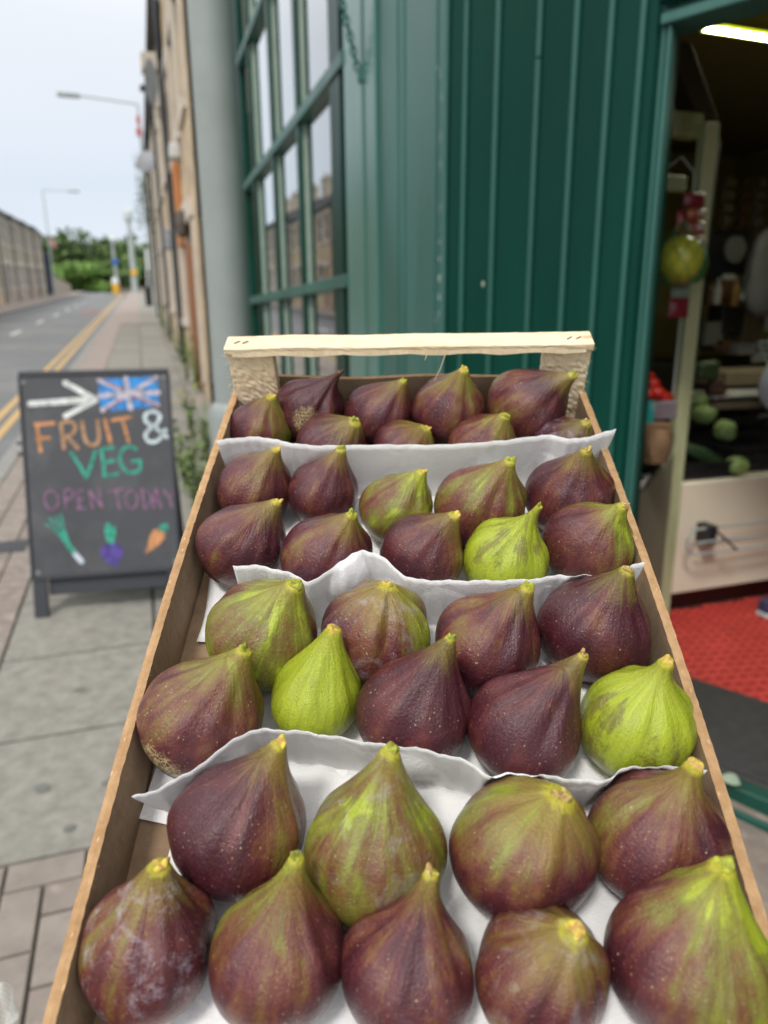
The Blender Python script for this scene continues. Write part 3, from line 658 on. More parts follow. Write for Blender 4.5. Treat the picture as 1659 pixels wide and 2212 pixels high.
# ------------------------------------------------------------------ shop interior (room box)
FZ = .12
room = empty('shop_interior', (3.5, 4, FZ), 'dim olive painted shop room seen through the open doorway', 'room')
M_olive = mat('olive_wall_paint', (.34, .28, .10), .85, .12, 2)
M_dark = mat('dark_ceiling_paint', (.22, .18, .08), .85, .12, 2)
def plate(name, pts, m, par, th=None, **k):
    mb = MB(); mb.add(pts, [tuple(range(len(pts)))]); return mb.build(name, m, par, **k)
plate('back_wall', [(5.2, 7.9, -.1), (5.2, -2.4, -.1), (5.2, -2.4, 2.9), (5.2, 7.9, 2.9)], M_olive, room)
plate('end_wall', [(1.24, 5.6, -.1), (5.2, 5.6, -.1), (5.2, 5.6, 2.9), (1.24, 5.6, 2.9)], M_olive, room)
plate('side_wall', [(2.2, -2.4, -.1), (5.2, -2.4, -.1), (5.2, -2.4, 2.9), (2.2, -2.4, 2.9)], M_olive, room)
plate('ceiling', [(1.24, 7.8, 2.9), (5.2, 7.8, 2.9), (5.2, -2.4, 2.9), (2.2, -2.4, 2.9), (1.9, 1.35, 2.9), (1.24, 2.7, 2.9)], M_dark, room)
mb = MB(); mb.box((1.241, 5.601, .5), (3.4, 7.8, .55)); mb.build('window_shelf', M_cream, room)
plate('floor', [(1.25, 7.8, FZ), (1.25, 2.75, FZ), (1.9, 1.4, FZ), (2.2, -2.3, FZ), (5.2, -2.3, FZ), (5.2, 7.8, FZ)], mat('dark_shop_floor', (.07, .05, .045), .6, .2, 3), room)
# things in the window display room: dark back
plate('display_back', [(2.2, 3.2, .2), (2.2, 7.7, .2), (2.2, 7.7, 2.9), (2.2, 3.2, 2.9)], mat('display_backing', (.06, .07, .065), .8), room)
# fluorescent tube
kt = NT('lit_tube'); kt.b.inputs['Base Color'].default_value = (.9, .95, .7, 1)
kt.b.inputs['Emission Color'].default_value = (1, 1, .80, 1); kt.b.inputs['Emission Strength'].default_value = 95
kh = NT('glowing_tube_housing'); kh.b.inputs['Base Color'].default_value = (.6, .65, .1, 1)
kh.b.inputs['Emission Color'].default_value = (.60, .72, .01, 1); kh.b.inputs['Emission Strength'].default_value = 1.3
ta = at(1498, 57, 2.9); tb = at(1700, 89, 2.9); tb = ta + (tb-ta)*1.0
tl_ = empty('tube_light', ta, 'lit fluorescent tube with a yellow green glow at the top of the doorway', 'light')
tb = ta + (tb-ta).normalized()*1.5
mb = MB(); mb.tube([ta, tb], .008, 12); mb.build('tube', kt.m, tl_, smooth=True)
mb = MB(); d_ = (tb-ta).normalized(); o_ = Vector((0, .03, .026))
mb.tube([ta+o_*.4-d_*.01, tb+o_*.4], .019, 8); mb.build('housing', kh.m, tl_, smooth=True)
mb = MB(); mb.tube([ta+o_+Vector((.1, 0, 0)), ta+Vector((.1, .03, 2.9-ta.z))], .006, 5); mb.tube([tb+o_, tb+Vector((0, .03, 2.9-tb.z))], .006, 5); mb.build('hanger', M_blackp, tl_)
# sloping beam, cross rail and pale post
mb = MB(); a = at(1462, 80, 2.60); b = at(1530, 250, 2.60)
w2 = Vector((.07, .0, -.01)); mb.hexa([a-w2, a+w2, a+w2+Vector((0, .1, 0)), a-w2+Vector((0, .1, 0)), b-w2*.8, b+w2*.8, b+w2*.8+Vector((0, .1, 0)), b-w2*.8+Vector((0, .1, 0))])
mb.build('beam', mat('brown_beam', (.05, .038, .024), .8), label='dark sloping beam inside the top of the doorway', cat='beam', bevel=.005)
M_post = mat('pale_green_paint', (.52, .55, .32), .5, .15, 5, stretch=(1, 1, .2), c2=(.26, .27, .14), c2scale=3)
pb = at(1432, 1335, 2.52); ptp = at(1522, 262, 2.52)
mb = MB(); mb.box((pb.x-.03, 2.52, FZ), (pb.x+.035, 2.57, ptp.z)); mb.build('post', M_post, label='pale green painted post inside the doorway, from counter to beam', cat='post', bevel=.004)
a = at(1450, 255, 2.6); b = at(1520, 225, 2.6)
mb = MB(); mb.box((1.6, 2.60, a.z-.06), (b.x+.01, 2.66, a.z+.03)); mb.build('rail', M_post, label='short pale rail meeting the post under the sloping beam', cat='rail', bevel=.004)
mb = MB(); mb.box((1.55, 2.60, at(1450, 395, 2.6).z-.03), (pb.x-.031, 2.64, at(1450, 395, 2.6).z+.03)); mb.build('rail', M_post, label='lower pale rail left of the post above the red packets', cat='rail', bevel=.004)
a = at(1548, 300, 3.6); b = at(1540, 560, 3.6)
mb = MB(); mb.box((a.x-.03, 3.6, b.z-1.0), (a.x+.03, 3.66, a.z)); mb.build('dark_pole', M_blackp, label='black upright pole behind the pale post', cat='pole')
# partition panel left of the post
M_part = mat('worn_grey_green_panel', (.19, .19, .125), .7, .2, 4, stretch=(1, 1, .3))
pp = [at(1378, 1075, 2.35), at(1437, 985, 2.50), at(1424, 1340, 2.50), at(1360, 1330, 2.35)]
vs = [Vector(q) for q in pp]; zlo = FZ
mb = MB(); A_, B_ = vs[0], vs[1]; n_ = Vector((0, .02, 0))
mb.hexa([Vector((A_.x, 2.35, zlo)), Vector((pb.x-.031, 2.515, zlo)), Vector((pb.x-.031, 2.535, zlo)), Vector((A_.x, 2.37, zlo)),
         Vector((A_.x, 2.35, A_.z)), Vector((pb.x-.031, 2.515, B_.z)), Vector((pb.x-.031, 2.535, B_.z)), Vector((A_.x, 2.37, A_.z))])
mb.build('partition_panel', M_part, label='worn grey green panel with a sloping top, left of the pale post', cat='panel')
# counter
ct = at(1560, 1037, 2.56); cb = at(1560, 1268, 2.56)
counter = empty('counter', (2.9, 2.6, FZ), 'cream fronted shop counter with a metal rail and dark red plinth', 'counter')
M_cc = mat('cream_counter_laminate', (.80, .72, .56), .5, .06, 2)
mb = MB(); mb.box((pb.x+.036, 2.56, cb.z), (4.2, 3.3, ct.z)); mb.build('front', M_cc, counter, bevel=.006)
mb = MB(); mb.box((pb.x+.036, 2.64, FZ), (4.2, 3.25, cb.z-.001)); mb.build('plinth', mat('dark_red_plinth', (.055, .015, .012), .5), counter)
ra = at(1458, 1165, 2.46); rb = at(1500, 1190, 2.46)
for dz in (0.055, 0.0, -.055):
    z = at(1560, 1165, 2.48).z + dz
    if dz > .01: pts = [(pb.x+.10, 2.50, z), (4.1, 2.50, z)]
    else: pts = [(pb.x+.10, 2.47-.0*dz, z+.0), (4.1, 2.47, z)]
    mb = MB(); mb.tube([Vector(p) for p in pts], .0065, 8); mb.build('rail', M_galv, counter, smooth=True)
z = at(1560, 1165, 2.48).z
mb = MB(); mb.tube([(pb.x+.10+.04*cos(a)-.0, 2.485, z+.055*sin(a)) for a in np.linspace(pi/2, 3*pi/2, 9)], .0065, 8); mb.build('rail_end', M_galv, counter, smooth=True)
mb = MB(); mb.box((pb.x+.17, 2.475, z-.02), (pb.x+.22, 2.559, z+.07)); mb.build('rail_bracket', M_blackp, counter, bevel=.004)
mb = MB(); mb.tube([(pb.x+.2, 2.46, z+.05), (pb.x+.32, 2.45, z-.05)], .005, 8); mb.build('rail_clip', M_blackp, counter)
# mats, threshold floor
red = mat('red_plastic_matting', (.52, .060, .046), .55, .15, 10)
rm_ = empty('red_mat', (2.5, 2.1, FZ), 'bright red plastic grid matting on the shop floor', 'mat')
mb = MB(); x0, x1, y0, y1 = 1.62, 4.0, 1.2, 2.63
def inmat(x, y): return (Vector((x, y, 0))-C0).dot(NB) < -.10
mb = MB()
poly = [(2.05, 1.33), (4.0, 1.2), (4.0, 2.62), (1.45, 2.62), (1.30, 2.50)]
mb.add([(x, y, FZ+.003) for x, y in poly], [tuple(range(len(poly)))]); mb.build('mat_base', mat('dark_red_mat_base', (.20, .010, .008), .7), rm_)
mb = MB(); sp = .052; a_r = radians(-12)
for fam in (0, 1):
    k_ = -60
    while k_ < 110:
        off = k_*sp
        # lines in two directions clipped to the area
        pts = []
        for s_ in np.arange(-1.5, 4.5, .03):
            u_, v_ = (off, s_) if fam == 0 else (s_, off)
            x = 1.3 + u_*cos(a_r) - v_*sin(a_r); y = .9 + u_*sin(a_r) + v_*cos(a_r)
            ok = x < 3.9 and 1.15 < y < 2.61 and (Vector((x, y, 0))-C0).dot(NB) < -.12 and not ((Vector((x, y, 0))-C0).dot(NB) > -.42 and y < 2.25)
            if ok: pts.append((x, y))
        if len(pts) > 1:
            (xa, ya), (xb, yb) = pts[0], pts[-1]; d_ = Vector((xb-xa, yb-ya, 0)).normalized(); n_ = Vector((-d_.y, d_.x, 0))*.0085
            A_ = Vector((xa, ya, FZ)); B_ = Vector((xb, yb, FZ)); zt_ = .013 if fam else .016
            mb.hexa([A_-n_, B_-n_, B_+n_, A_+n_, A_-n_*.6+Vector((0, 0, zt_)), B_-n_*.6+Vector((0, 0, zt_)), B_+n_*.6+Vector((0, 0, zt_)), A_+n_*.6+Vector((0, 0, zt_))])
        k_ += 1
mb.build('mat_grid', red, rm_)
mb = MB(); boxP(mb, PB, T0+.04, T1+.4, FZ+.016, FZ+.026, -.42, .085)
M_bmat = mat('black_ribbed_doormat', (.032, .032, .030), .9, .25, 30, .6, 200, .003)
mb.build('doormat', M_bmat, label='charcoal doormat just inside the green threshold', cat='doormat', bevel=.004)
mb = MB(); boxP(mb, PB, T0+.044, T1, -.05, FZ+.014, -.42, .088); mb.build('door_step', mat('dark_step', (.06, .055, .05), .8), kind='structure')
# leaf scrap on the doormat
p = ongnd(1578, 1685, FZ+.027, 0)
mb = MB(); mb.add([(p.x+.028*cos(a)*(1+.25*sin(3*a)), p.y+.034*sin(a)*(1+.2*cos(2*a)), p.z+.001+.002*sin(2*a)) for a in ang] + [(p.x, p.y, p.z+.004)], [(i, (i+1) % 20, 20) for i in range(20)])
mb.build('leaf_scrap', mat('pale_cabbage_leaf', (.28, .35, .26), .8), label='torn pale green leaf scrap lying on the charcoal doormat', cat='leaf')
# shoe
p = ongnd(1640, 1338, FZ, 0)
sh = empty('shoe', (p.x, p.y, FZ+.014), 'navy shoe with a white sole on the red matting', 'shoe')
def shoeform(z0, z1, k0, k1, name, m):
    pr_ = [(0, .030), (.03, .043), (.09, .045), (.15, .038), (.21, .042), (.26, .036), (.285, .015)]
    mb = MB(); vs = []
    for z, kk in ((z0, k0), (z1, k1)):
        for s_ in (1, -1):
            for x, w in (pr_ if s_ == 1 else pr_[::-1]): vs.append((p.x-.005+x*.93+.01, p.y+s_*w*kk, FZ+.014+z + (.02*(x < .12) if z > .03 else 0)))
    n = len(pr_)*2
    mb.add(vs, [tuple(range(n-1, -1, -1)), tuple(range(n, 2*n))] + [(i, (i+1) % n, n+(i+1) % n, n+i) for i in range(n)])
    mb.build(name, m, sh, bevel=.004)
shoeform(0, .022, 1, 1.03, 'sole', M_pvc); shoeform(.0225, .062, .98, .72, 'upper', M_navy)
# clutter on and behind the counter
def blob(name, c, rad, m, label=None, cat=None, parent=None, n=1, seed=0, group=None, lump=.08):
    bm = bmesh.new(); bmesh.ops.create_icosphere(bm, subdivisions=3, radius=1)
    r_ = random.Random(seed); ph = [r_.uniform(0, 6) for _ in range(6)]
    for v in bm.verts:
        k_ = 1 + lump*(sin(v.co.x*4+ph[0])+sin(v.co.y*5+ph[1])+sin(v.co.z*4+ph[2])+.5*sin(v.co.x*9+v.co.z*7+ph[3]))/2
        v.co = Vector((v.co.x*rad[0]*k_, v.co.y*rad[1]*k_, v.co.z*rad[2]*k_))
    me = bpy.data.meshes.new(name); bm.to_mesh(me); bm.free(); me.polygons.foreach_set('use_smooth', [True]*len(me.polygons))
    o = new_obj(name, me, m, parent, label, cat, group); o.location = c; return o
M_cab = mat('pale_cabbage_green', (.30, .42, .14), .5, .35, 25, .8, 30, .01)
M_veg = mat('dark_cucumber_green', (.025, .06, .02), .35, .3, 20)
def crate_open(name, label, x0, x1, y0, y1, z0, h, m, group=None):
    r = empty(name, ((x0+x1)/2, (y0+y1)/2, z0), label, 'crate', group)
    mb = MB(); mb.box((x0, y0, z0), (x1, y1, z0+.01)); mb.build('base', m, r)
    for (a, b, c, d) in ((x0, x1, y0, y0+.01), (x0, x1, y1-.01, y1), (x0, x0+.01, y0+.011, y1-.011), (x1-.01, x1, y0+.011, y1-.011)):
        mb = MB(); horizontal = (b-a) > (d-c)
        for q in (0, .36, .72): mb.box((a, c, z0+.012+h*q), (b, d, z0+.012+h*(q+.22)))
        for q in range(7):
            f_ = q/6.0
            if horizontal: xx = a+(b-a-.012)*f_; mb.box((xx, c+.002, z0+.011), (xx+.012, d-.002, z0+h*.93))
            else: yy = c+(d-c-.012)*f_; mb.box((a+.002, yy, z0+.011), (b-.002, yy+.012, z0+h*.93))
        mb.build('side', m, r)
    return r
CTZ = ct.z
g1 = 'black plastic crates on the counter'
crate_open('vegetable_crate', 'low black crate of cucumbers on the counter next to the post', pb.x+.05, pb.x+.42, 2.60, 2.95, CTZ+.001, .07, M_blackp, g1)
crate_open('vegetable_crate', 'black crate with slotted sides behind the cabbages, under the white tray', pb.x+.40, pb.x+1.0, 3.02, 3.28, CTZ+.001, .22, M_blackp, g1)
crate_open('vegetable_crate', 'black crate at the right edge of the doorway behind the front cabbage', pb.x+.44, pb.x+1.1, 2.66, 3.0, CTZ+.001, .12, M_blackp, g1)
def hidx(px, py, Y): return at(px, py, Y)
for i, (px, py, Y, r_, l_) in enumerate(((1590, 1005, 2.62, .050, 'pale green cabbage at the front edge of the counter'), (1565, 930, 2.85, .055, 'pale green cabbage lying in the middle of the counter display'),
                        (1520, 895, 2.95, .055, 'pale cabbage left of the slotted black crate'), (1508, 865, 3.05, .05, 'topmost pale cabbage next to the pale post'))):
    blob('cabbage', at(px, py, Y), (r_*1.05, r_, r_*.92), M_cab, l_, 'cabbage', seed=i, group='cabbages on the counter', lump=.12)
for i in range(4):
    a = at(1462+i*14, 955+i*4, 2.70); b = a + Vector((.13, -.07, -.09)); b.z = max(b.z, CTZ+.03)
    mb = MB(); mb.tube([a, a.lerp(b, .15), a.lerp(b, .5), a.lerp(b, .85), b], [.010, .021, .023, .020, .009], 10)
    mb.build('cucumber', M_veg, label=['dark cucumber nearest the pale post', 'second dark cucumber from the pale post', 'third dark cucumber from the pale post', 'dark cucumber nearest the cabbages'][i], cat='cucumber', group='cucumbers in the low black crate', smooth=True)
M_card = mat('buff_cardboard', (.36, .29, .19), .8, .15, 6)
q = at(1590, 815, 3.4)
mb = MB(); mb.box((q.x-.12, 3.35, q.z-.045), (q.x+.5, 3.7, q.z+.035)); mb.build('cardboard_box', M_card, label='buff cardboard box behind the white tray on the counter', cat='box', bevel=.006)
q = at(1600, 876, 3.0)
mb = MB(); mb.box((q.x-.13, 3.03, q.z-.022), (q.x+.3, 3.27, q.z+.018)); mb.build('cardboard_tray', M_card, label='shallow buff tray on the slotted black crate', cat='tray', bevel=.004)
q = at(1600, 856, 3.0)
mb = MB(); mb.box((q.x-.16, 3.01, q.z-.008), (q.x+.4, 3.28, q.z+.006)); mb.build('white_tray', M_pvc, label='thin white tray lying on top of the buff tray', cat='tray', bevel=.003)
M_bag = mat('white_plastic_bag', (.52, .56, .62), .45, .1, 10)
blob('carrier_bag', at(1670, 830, 2.8), (.075, .06, .125), M_bag, 'white plastic carrier bag at the right edge of the doorway', 'bag', lump=.15, seed=4)
blob('packet', at(1555, 855, 3.1), (.05, .04, .03), mat('dull_red_packet', (.25, .03, .04), .5), 'small dull red packet left of the cardboard box', 'packet', lump=.2, seed=8)
# back shelf and equipment
bs = at(1560, 780, 4.2)
shf = empty('shelf_unit', (3.6, 4.2, FZ), 'dark shelving with boxes and a round scale dial behind the counter', 'shelf')
mb = MB(); mb.box((2.5, 4.2, FZ), (5.1, 4.8, bs.z)); mb.build('cabinet', mat('very_dark_wood', (.02, .018, .015), .6), shf, bevel=.01)
r2 = random.Random(3)
cl = [mat('grey_item', (.16, .16, .155), .6), mat('buff_item', (.20, .16, .10), .6), mat('brown_item', (.12, .055, .03), .6), mat('dark_item', (.02, .02, .022), .5), mat('pale_item', (.34, .34, .33), .5)]
for i, (px, py, w_, h_, c_) in enumerate(((1520, 720, 34, 50, 0), (1560, 690, 40, 60, 3), (1605, 700, 34, 66, 1), (1640, 680, 30, 70, 4), (1540, 745, 30, 22, 2), (1590, 752, 34, 24, 4), (1650, 748, 30, 30, 0), (1545, 630, 36, 46, 2), (1600, 615, 26, 40, 0))):
    a = at(px-w_/2, py-h_/2, 4.15); b = at(px+w_/2, py+h_/2, 4.15)
    mb = MB(); mb.box((a.x, 4.05, b.z), (b.x, 4.19, a.z))
    lbl = ['grey box behind the counter, right of the pale post', 'black box behind the counter, next to the grey box', 'buff box below the scale on the back shelf', 'pale tall packet at the right of the back shelf', 'small brown box low on the back shelf by the post', 'pale flat box low in the middle of the back shelf', 'grey box low at the right of the back shelf', 'brown carton under the dark scale', 'small grey packet under the white dial'][i]
    mb.build('box', cl[c_], label=lbl, cat='box', group='boxes on the back shelf', bevel=.004)
q = at(1583, 540, 4.1)
s_ = empty('scale', q, 'dark shop scale with a round grey dial on the back shelf', 'scale')
mb = MB(); mb.box((q.x-.30, 4.1, q.z-.22), (q.x+.17, 4.35, q.z+.13)); mb.build('body', mat('black_enamel', (.008, .008, .009), .5), s_, bevel=.03)
mb = MB(); mb.lathe([(.088, 0), (.088, .02)], (0, 0, 0), 20); mm = Matrix.Translation((q.x, 4.09, q.z)) @ Matrix.Rotation(radians(90), 4, 'X'); mb.v = [mm @ v for v in mb.v]; mb.build('dial', mat('grey_item', (.16, .16, .155), .6), s_)
q = at(1648, 595, 3.9)
blob('carrier_bag', q, (.15, .07, .26), mat('grey_bag', (.20, .20, .21), .6), 'pale grey bag hanging at the far right of the back shelf', 'bag', lump=.16, seed=12)
q = at(1655, 740, 3.2)
r = empty('wire_rack', q, 'thin chrome wire rack at the right edge behind the bag', 'rack')
mb = MB(); 
for k_ in range(3): mb.tube([q+Vector((-.06, 0, -.03*k_)), q+Vector((.3, .05, .02-.04*k_))], .006, 6)
mb.tube([q+Vector((-.06, 0, 0)), q+Vector((.05, 0, -.13)), q+Vector((.2, .03, -.2))], .006, 6); mb.build('wire', M_galv, r)
# bottles, cards, baskets and fittings farther in
def bottle(px, py, Y, h, r_, m, label):
    q = at(px, py, Y); mb = MB(); mb.lathe([(r_*.9, 0), (r_, h*.1), (r_, h*.6), (r_*.4, h*.78), (r_*.36, h)], (q.x, Y, q.z), 12); mb.build('bottle', m, label=label, cat='bottle', group='bottles behind the counter', smooth=True)
bm_ = [mat('brown_bottle', (.07, .035, .015), .2), mat('white_bottle', (.34, .34, .32), .4), mat('green_bottle', (.03, .09, .04), .2), mat('amber_bottle', (.25, .13, .03), .25)]
for i, (px, py, c_, l_) in enumerate(((1530, 660, 0, 'brown bottle nearest the pale post'), (1547, 658, 1, 'white bottle second from the pale post'), (1585, 662, 3, 'amber bottle under the grey dial'),
        (1600, 660, 2, 'green bottle right of the amber one'), (1622, 664, 1, 'white bottle rightmost below the hanging grey bag'))): bottle(px, py, 3.95, .15+.02*(i % 3), .026, bm_[c_], l_)
for i, (px, py, w_, h_, l_) in enumerate(((1575, 598, 26, 12, 'pale shelf card under the scale'), (1610, 640, 20, 14, 'blank pale card beside the bottles'), (1545, 800, 26, 12, 'grey card low behind the cabbages'), (1640, 775, 30, 14, 'pale card above the cardboard box'))):
    a = at(px-w_/2, py-h_/2, 3.9); b = at(px+w_/2, py+h_/2, 3.9); mb = MB(); mb.box((a.x, 3.9, b.z), (b.x, 3.905, a.z)); mb.build('shelf_card', cl[4], label=l_, cat='card', group='cards on the back shelf')
for i, (px, py, r_, c_, l_) in enumerate(((1525, 800, .05, 0, 'dull green bag of produce behind the topmost cabbage'), (1545, 838, .045, 2, 'brown paper parcel left of the dull red packet'), (1640, 905, .05, 3, 'dark bag at the right behind the slotted crate'), (1640, 960, .05, 3, 'dark bag at the right above the front cabbage'))):
    blob('bag', at(px, py, 3.05), (r_*1.3, r_, r_), [mat('dull_green_bag', (.07, .11, .04), .5), 0, cl[2], cl[3]][c_], l_, 'bag', lump=.22, seed=20+i)
for i, (px, l_) in enumerate(((1565, 'metal hook strip hanging left on the olive back wall'), (1600, 'metal hook strip in the middle of the olive back wall'), (1632, 'metal hook strip at the right of the olive back wall'))):
    a = at(px, 395, 4.6); b = at(px, 505, 4.6); mb = MB(); mb.tube([a, b], .008, 6)
    for q in range(4): mb.box((b.x-.04, 4.58, b.z+.06+q*(a.z-b.z)/4), (b.x+.04, 4.62, b.z+.12+q*(a.z-b.z)/4))
    mb.build('hook_strip', cl[(i+1) % 3], label=l_, cat='strip', group='strips on the back wall')
# red packets on strips
M_rpk = mat('red_snack_packet', (.42, .05, .05), .35, .3, 12)
for i, (px, py, w_, h_, m_, l_) in enumerate(((1500, 432, 40, 36, mat('maroon_packet', (.22, .02, .035), .35), 'maroon packet at the top of the hanging strip'), (1504, 462, 34, 24, mat('orange_red_packet', (.50, .11, .04), .35), 'orange red packet second down the hanging strip'),
       (1502, 492, 36, 30, M_rpk, 'red packet with a pale oval print in the middle of the hanging strip'), (1475, 478, 24, 50, M_rpk, 'narrow red packet hanging left of the main strip'), (1502, 524, 34, 28, M_rpk, 'red packet just above the netted melon'),
       (1472, 600, 40, 34, M_rpk, 'red packet just below the netted melon'), (1470, 632, 38, 24, M_cream, 'pale band packet low on the hanging strip'), (1466, 665, 38, 42, mat('maroon_packet', (.22, .02, .035), .35), 'lowest maroon packet with a pointed end'))):
    Y = 2.42 if i != 3 else 2.46
    a = at(px-w_/2, py-h_/2, Y); b = at(px+w_/2, py+h_/2, Y); cx, cz = (a.x+b.x)/2, (a.z+b.z)/2; hw, hh = (b.x-a.x)/2, (a.z-b.z)/2
    r = empty('snack_packet', (cx, Y, cz), l_, 'packet', 'packets on the hanging strips')
    mb = MB(); vs = []; N = 6
    for s_ in (-1, 1):
        for j in range(N+1):
            for i2 in range(N+1):
                u, v = i2/N*2-1, j/N*2-1
                vs.append((cx+u*hw, Y+s_*.016*(1-u**4)*(1-v**4), cz+v*hh*(1 if i != 7 or v > 0 else (1-.0*abs(u)))))
    fs = []
    for s_ in (0, 1):
        o_ = s_*(N+1)**2
        for j in range(N):
            for i2 in range(N):
                q_ = (o_+j*(N+1)+i2, o_+j*(N+1)+i2+1, o_+(j+1)*(N+1)+i2+1, o_+(j+1)*(N+1)+i2); fs.append(q_ if s_ == 0 else q_[::-1])
    mb.add(vs, fs); mb.build('wrapper', m_, r, smooth=True)
    if i in (1, 2, 4, 5):
        mb = MB(); mb.add([(cx+hw*.25+hw*.5*cos(a), Y-.0165, cz+hh*.1+hh*.5*sin(a)) for a in ang], [tuple(range(20))]); mb.build('printed_oval', mat('pale_print', (.55, .52, .50), .5), r)
q = at(1502, 432, 2.44)
mb = MB(); mb.tube([q+Vector((0, .02, .10)), q+Vector((.0, .02, -.75))], .003, 5); mb.tube([q+Vector((0, .02, .10)), q+Vector((-.05, .04, .16)), q+Vector((-.1, .05, .12))], .004, 6); mb.build('hanging_strip', M_galv, label='thin strip and hook holding the red packets', cat='strip')
# netted melon
q = at(1470, 560, 2.30)
ml = blob('melon', q, (.080, .080, .088), mat('yellow_green_rind', (.42, .40, .04), .25, .15, 8, .2, 60, .002), 'yellow green melon hanging in a green net bag by the door jamb', 'melon', lump=.015, seed=2)
nb_ = empty('net_bag', q+Vector((0, 0, .13)), 'green net bag hanging in the doorway round the melon', 'net bag')
mb = MB(); nn = 11
for k_ in range(nn):
    for s_ in (-1, 1):
        pts = []
        for j in range(15):
            t_ = j/14; th = pi*(1-t_)*.97+.02; rr = .087*sin(th) + (.006 if t_ < .95 else 0); zz = -.096*cos(pi*t_)
            if t_ > .72: rr = .087*sin(pi*(1-.72)*.97)*(1-(t_-.72)/.28)*.9+.008; zz = -.096*cos(pi*.72)+ (t_-.72)/.28*.07
            a = 2*pi*k_/nn + s_*t_*2.2
            pts.append(q + Vector((rr*cos(a), rr*sin(a), zz)))
        mb.tube(pts, .0010, 4)
mb.build('net', mat('green_netting', (.01, .20, .07), .5), nb_)
blob('melon', at(1502, 575, 2.42), (.05, .05, .065), mat('green_rind', (.05, .13, .03), .35), 'smaller dark green melon behind the netted one', 'melon', lump=.03, seed=9)
# tomatoes in tray, brown paper bag, carton at left of the post
q = at(1412, 868, 2.45)
tr_ = empty('tomato_punnet', (q.x, 2.5, q.z-.03), 'grey punnet of red tomatoes just inside the doorway', 'punnet')
a = at(1398, 868, 2.45); b = at(1426, 905, 2.45)
mb = MB(); mb.box((a.x, 2.42, b.z), (b.x+.06, 2.58, a.z)); mb.build('tray', mat('mauve_grey_plastic', (.22, .18, .20), .5), tr_, bevel=.006)
M_tom = mat('tomato_red', (.55, .02, .01), .2, .15, 10)
for i, (px, py, Y) in enumerate(((1402, 850, 2.45), (1420, 848, 2.45), (1410, 830, 2.5), (1399, 815, 2.52), (1430, 857, 2.5), (1440, 860, 2.55))):
    blob('tomato', at(px, py, Y), (.030, .030, .026), M_tom, ['red tomato nearest the door jamb in the punnet', 'red tomato at the front middle of the punnet', 'red tomato stacked behind the front pair', 'topmost red tomato by the door jamb', 'red tomato next to the pale post', 'red tomato mostly behind the pale post'][i], 'tomato', seed=i, group='tomatoes in the punnet', lump=.02)
a = at(1384, 868, 2.36); b = at(1404, 925, 2.36)
mb = MB(); mb.box((a.x, 2.34, b.z-.05), (b.x, 2.41, a.z)); mb.build('carton', mat('teal_carton', (.02, .28, .26), .5, c2=(.5, .55, .55), c2scale=14), label='teal and white carton between the door jamb and the brown bag', cat='carton', bevel=.003)
M_paper_b = mat('brown_paper', (.24, .14, .07), .8, .2, 15, .5, 30, .01)
q = at(1418, 945, 2.32)
mb = MB(); bz = [(.0, -.085), (.05, -.08), (.056, -.02), (.05, .03), (.042, .055)]
mb.lathe([(.045, -.10), (.06, -.06), (.064, 0), (.055, .04), (.060, .055)], q, 10); 
for v in mb.v: v.x += .010*sin(v.z*90+v.y*60); v.y += .01*cos(v.z*70+v.x*80)
mb.build('paper_bag', M_paper_b, label='crumpled brown paper bag on the partition by the pale post', cat='bag', smooth=True)
# light coloured paper sheaf
q = at(1395, 1040, 2.34)
mb = MB(); mb.hexa([q+Vector(v) for v in ((-.045, 0, -.05), (.0, .01, -.02), (.0, .02, -.02), (-.045, .01, -.05), (-.03, 0, -.02), (.03, .01, .03), (.03, .02, .03), (-.03, .01, -.02))]); mb.build('paper_sheaf', M_pvc, label='pale folded paper resting on the panel under the brown bag', cat='paper')
# ------------------------------------------------------------------ column in front of the shop
cx0 = .372; cy0 = 3.3
column = empty('lamp_column', (cx0, cy0, hz(cy0)), 'thick grey green painted metal column standing in front of the shop window', 'column')
mb = MB(); mb.lathe([(.089, 1.15), (.0885, 5.5), (.088, 7.5)], (cx0, cy0, 0), 48); mb.build('shaft', M_col, column, smooth=True)
mb = MB(); mb.lathe([(.118, hz(cy0)-.02), (.118, 1.08), (.112, 1.12), (.098, 1.145), (.0895, 1.152)], (cx0, cy0, 0), 48); mb.build('base', M_col, column, smooth=True)
# chain and hook in front of window
M_chain = mat('green_painted_chain', (.02, .13, .10), .4, .2, 30)
ch = empty('awning_chain', at(776, 165, 3.75), 'green painted chain hanging to a hook at the window edge', 'chain')
c0 = at(731, -30, 3.6); c1 = at(772, 150, 3.6); L = (c1-c0).length; nl = int(L/.030)
for k_ in range(nl):
    c_ = c0.lerp(c1, (k_+.5)/nl); d_ = (c1-c0).normalized(); sx = Vector((0, 1, 0)) if k_ % 2 else Vector((1, 0, 0)); sx = (sx-d_*sx.dot(d_)).normalized()
    mb = MB(); mb.tube([c_ + d_*.022*cos(a) + sx*.013*sin(a) for a in np.linspace(0, 2*pi, 13)], .0055, 6, caps=False); mb.build('chain_link', M_chain, ch, smooth=True)
h0 = at(778, 158, 3.6); h1 = at(800, 165, 3.75)
mb = MB(); mb.tube([c1, h0, h0+Vector((-.0, .0, -.03)), at(790, 182, 3.6), at(805, 172, 3.6)], [.008, .014, .016, .016, .016], 8); mb.build('hook', M_chain, ch, smooth=True)
hq = at(806, 168, 3.6); mb = MB(); mb.box((hq.x-.01, hq.y-.045, hq.z-.035), (XA-.036, hq.y+.04, hq.z+.035)); mb.build('hook_plate', M_greenA, ch, bevel=.008)

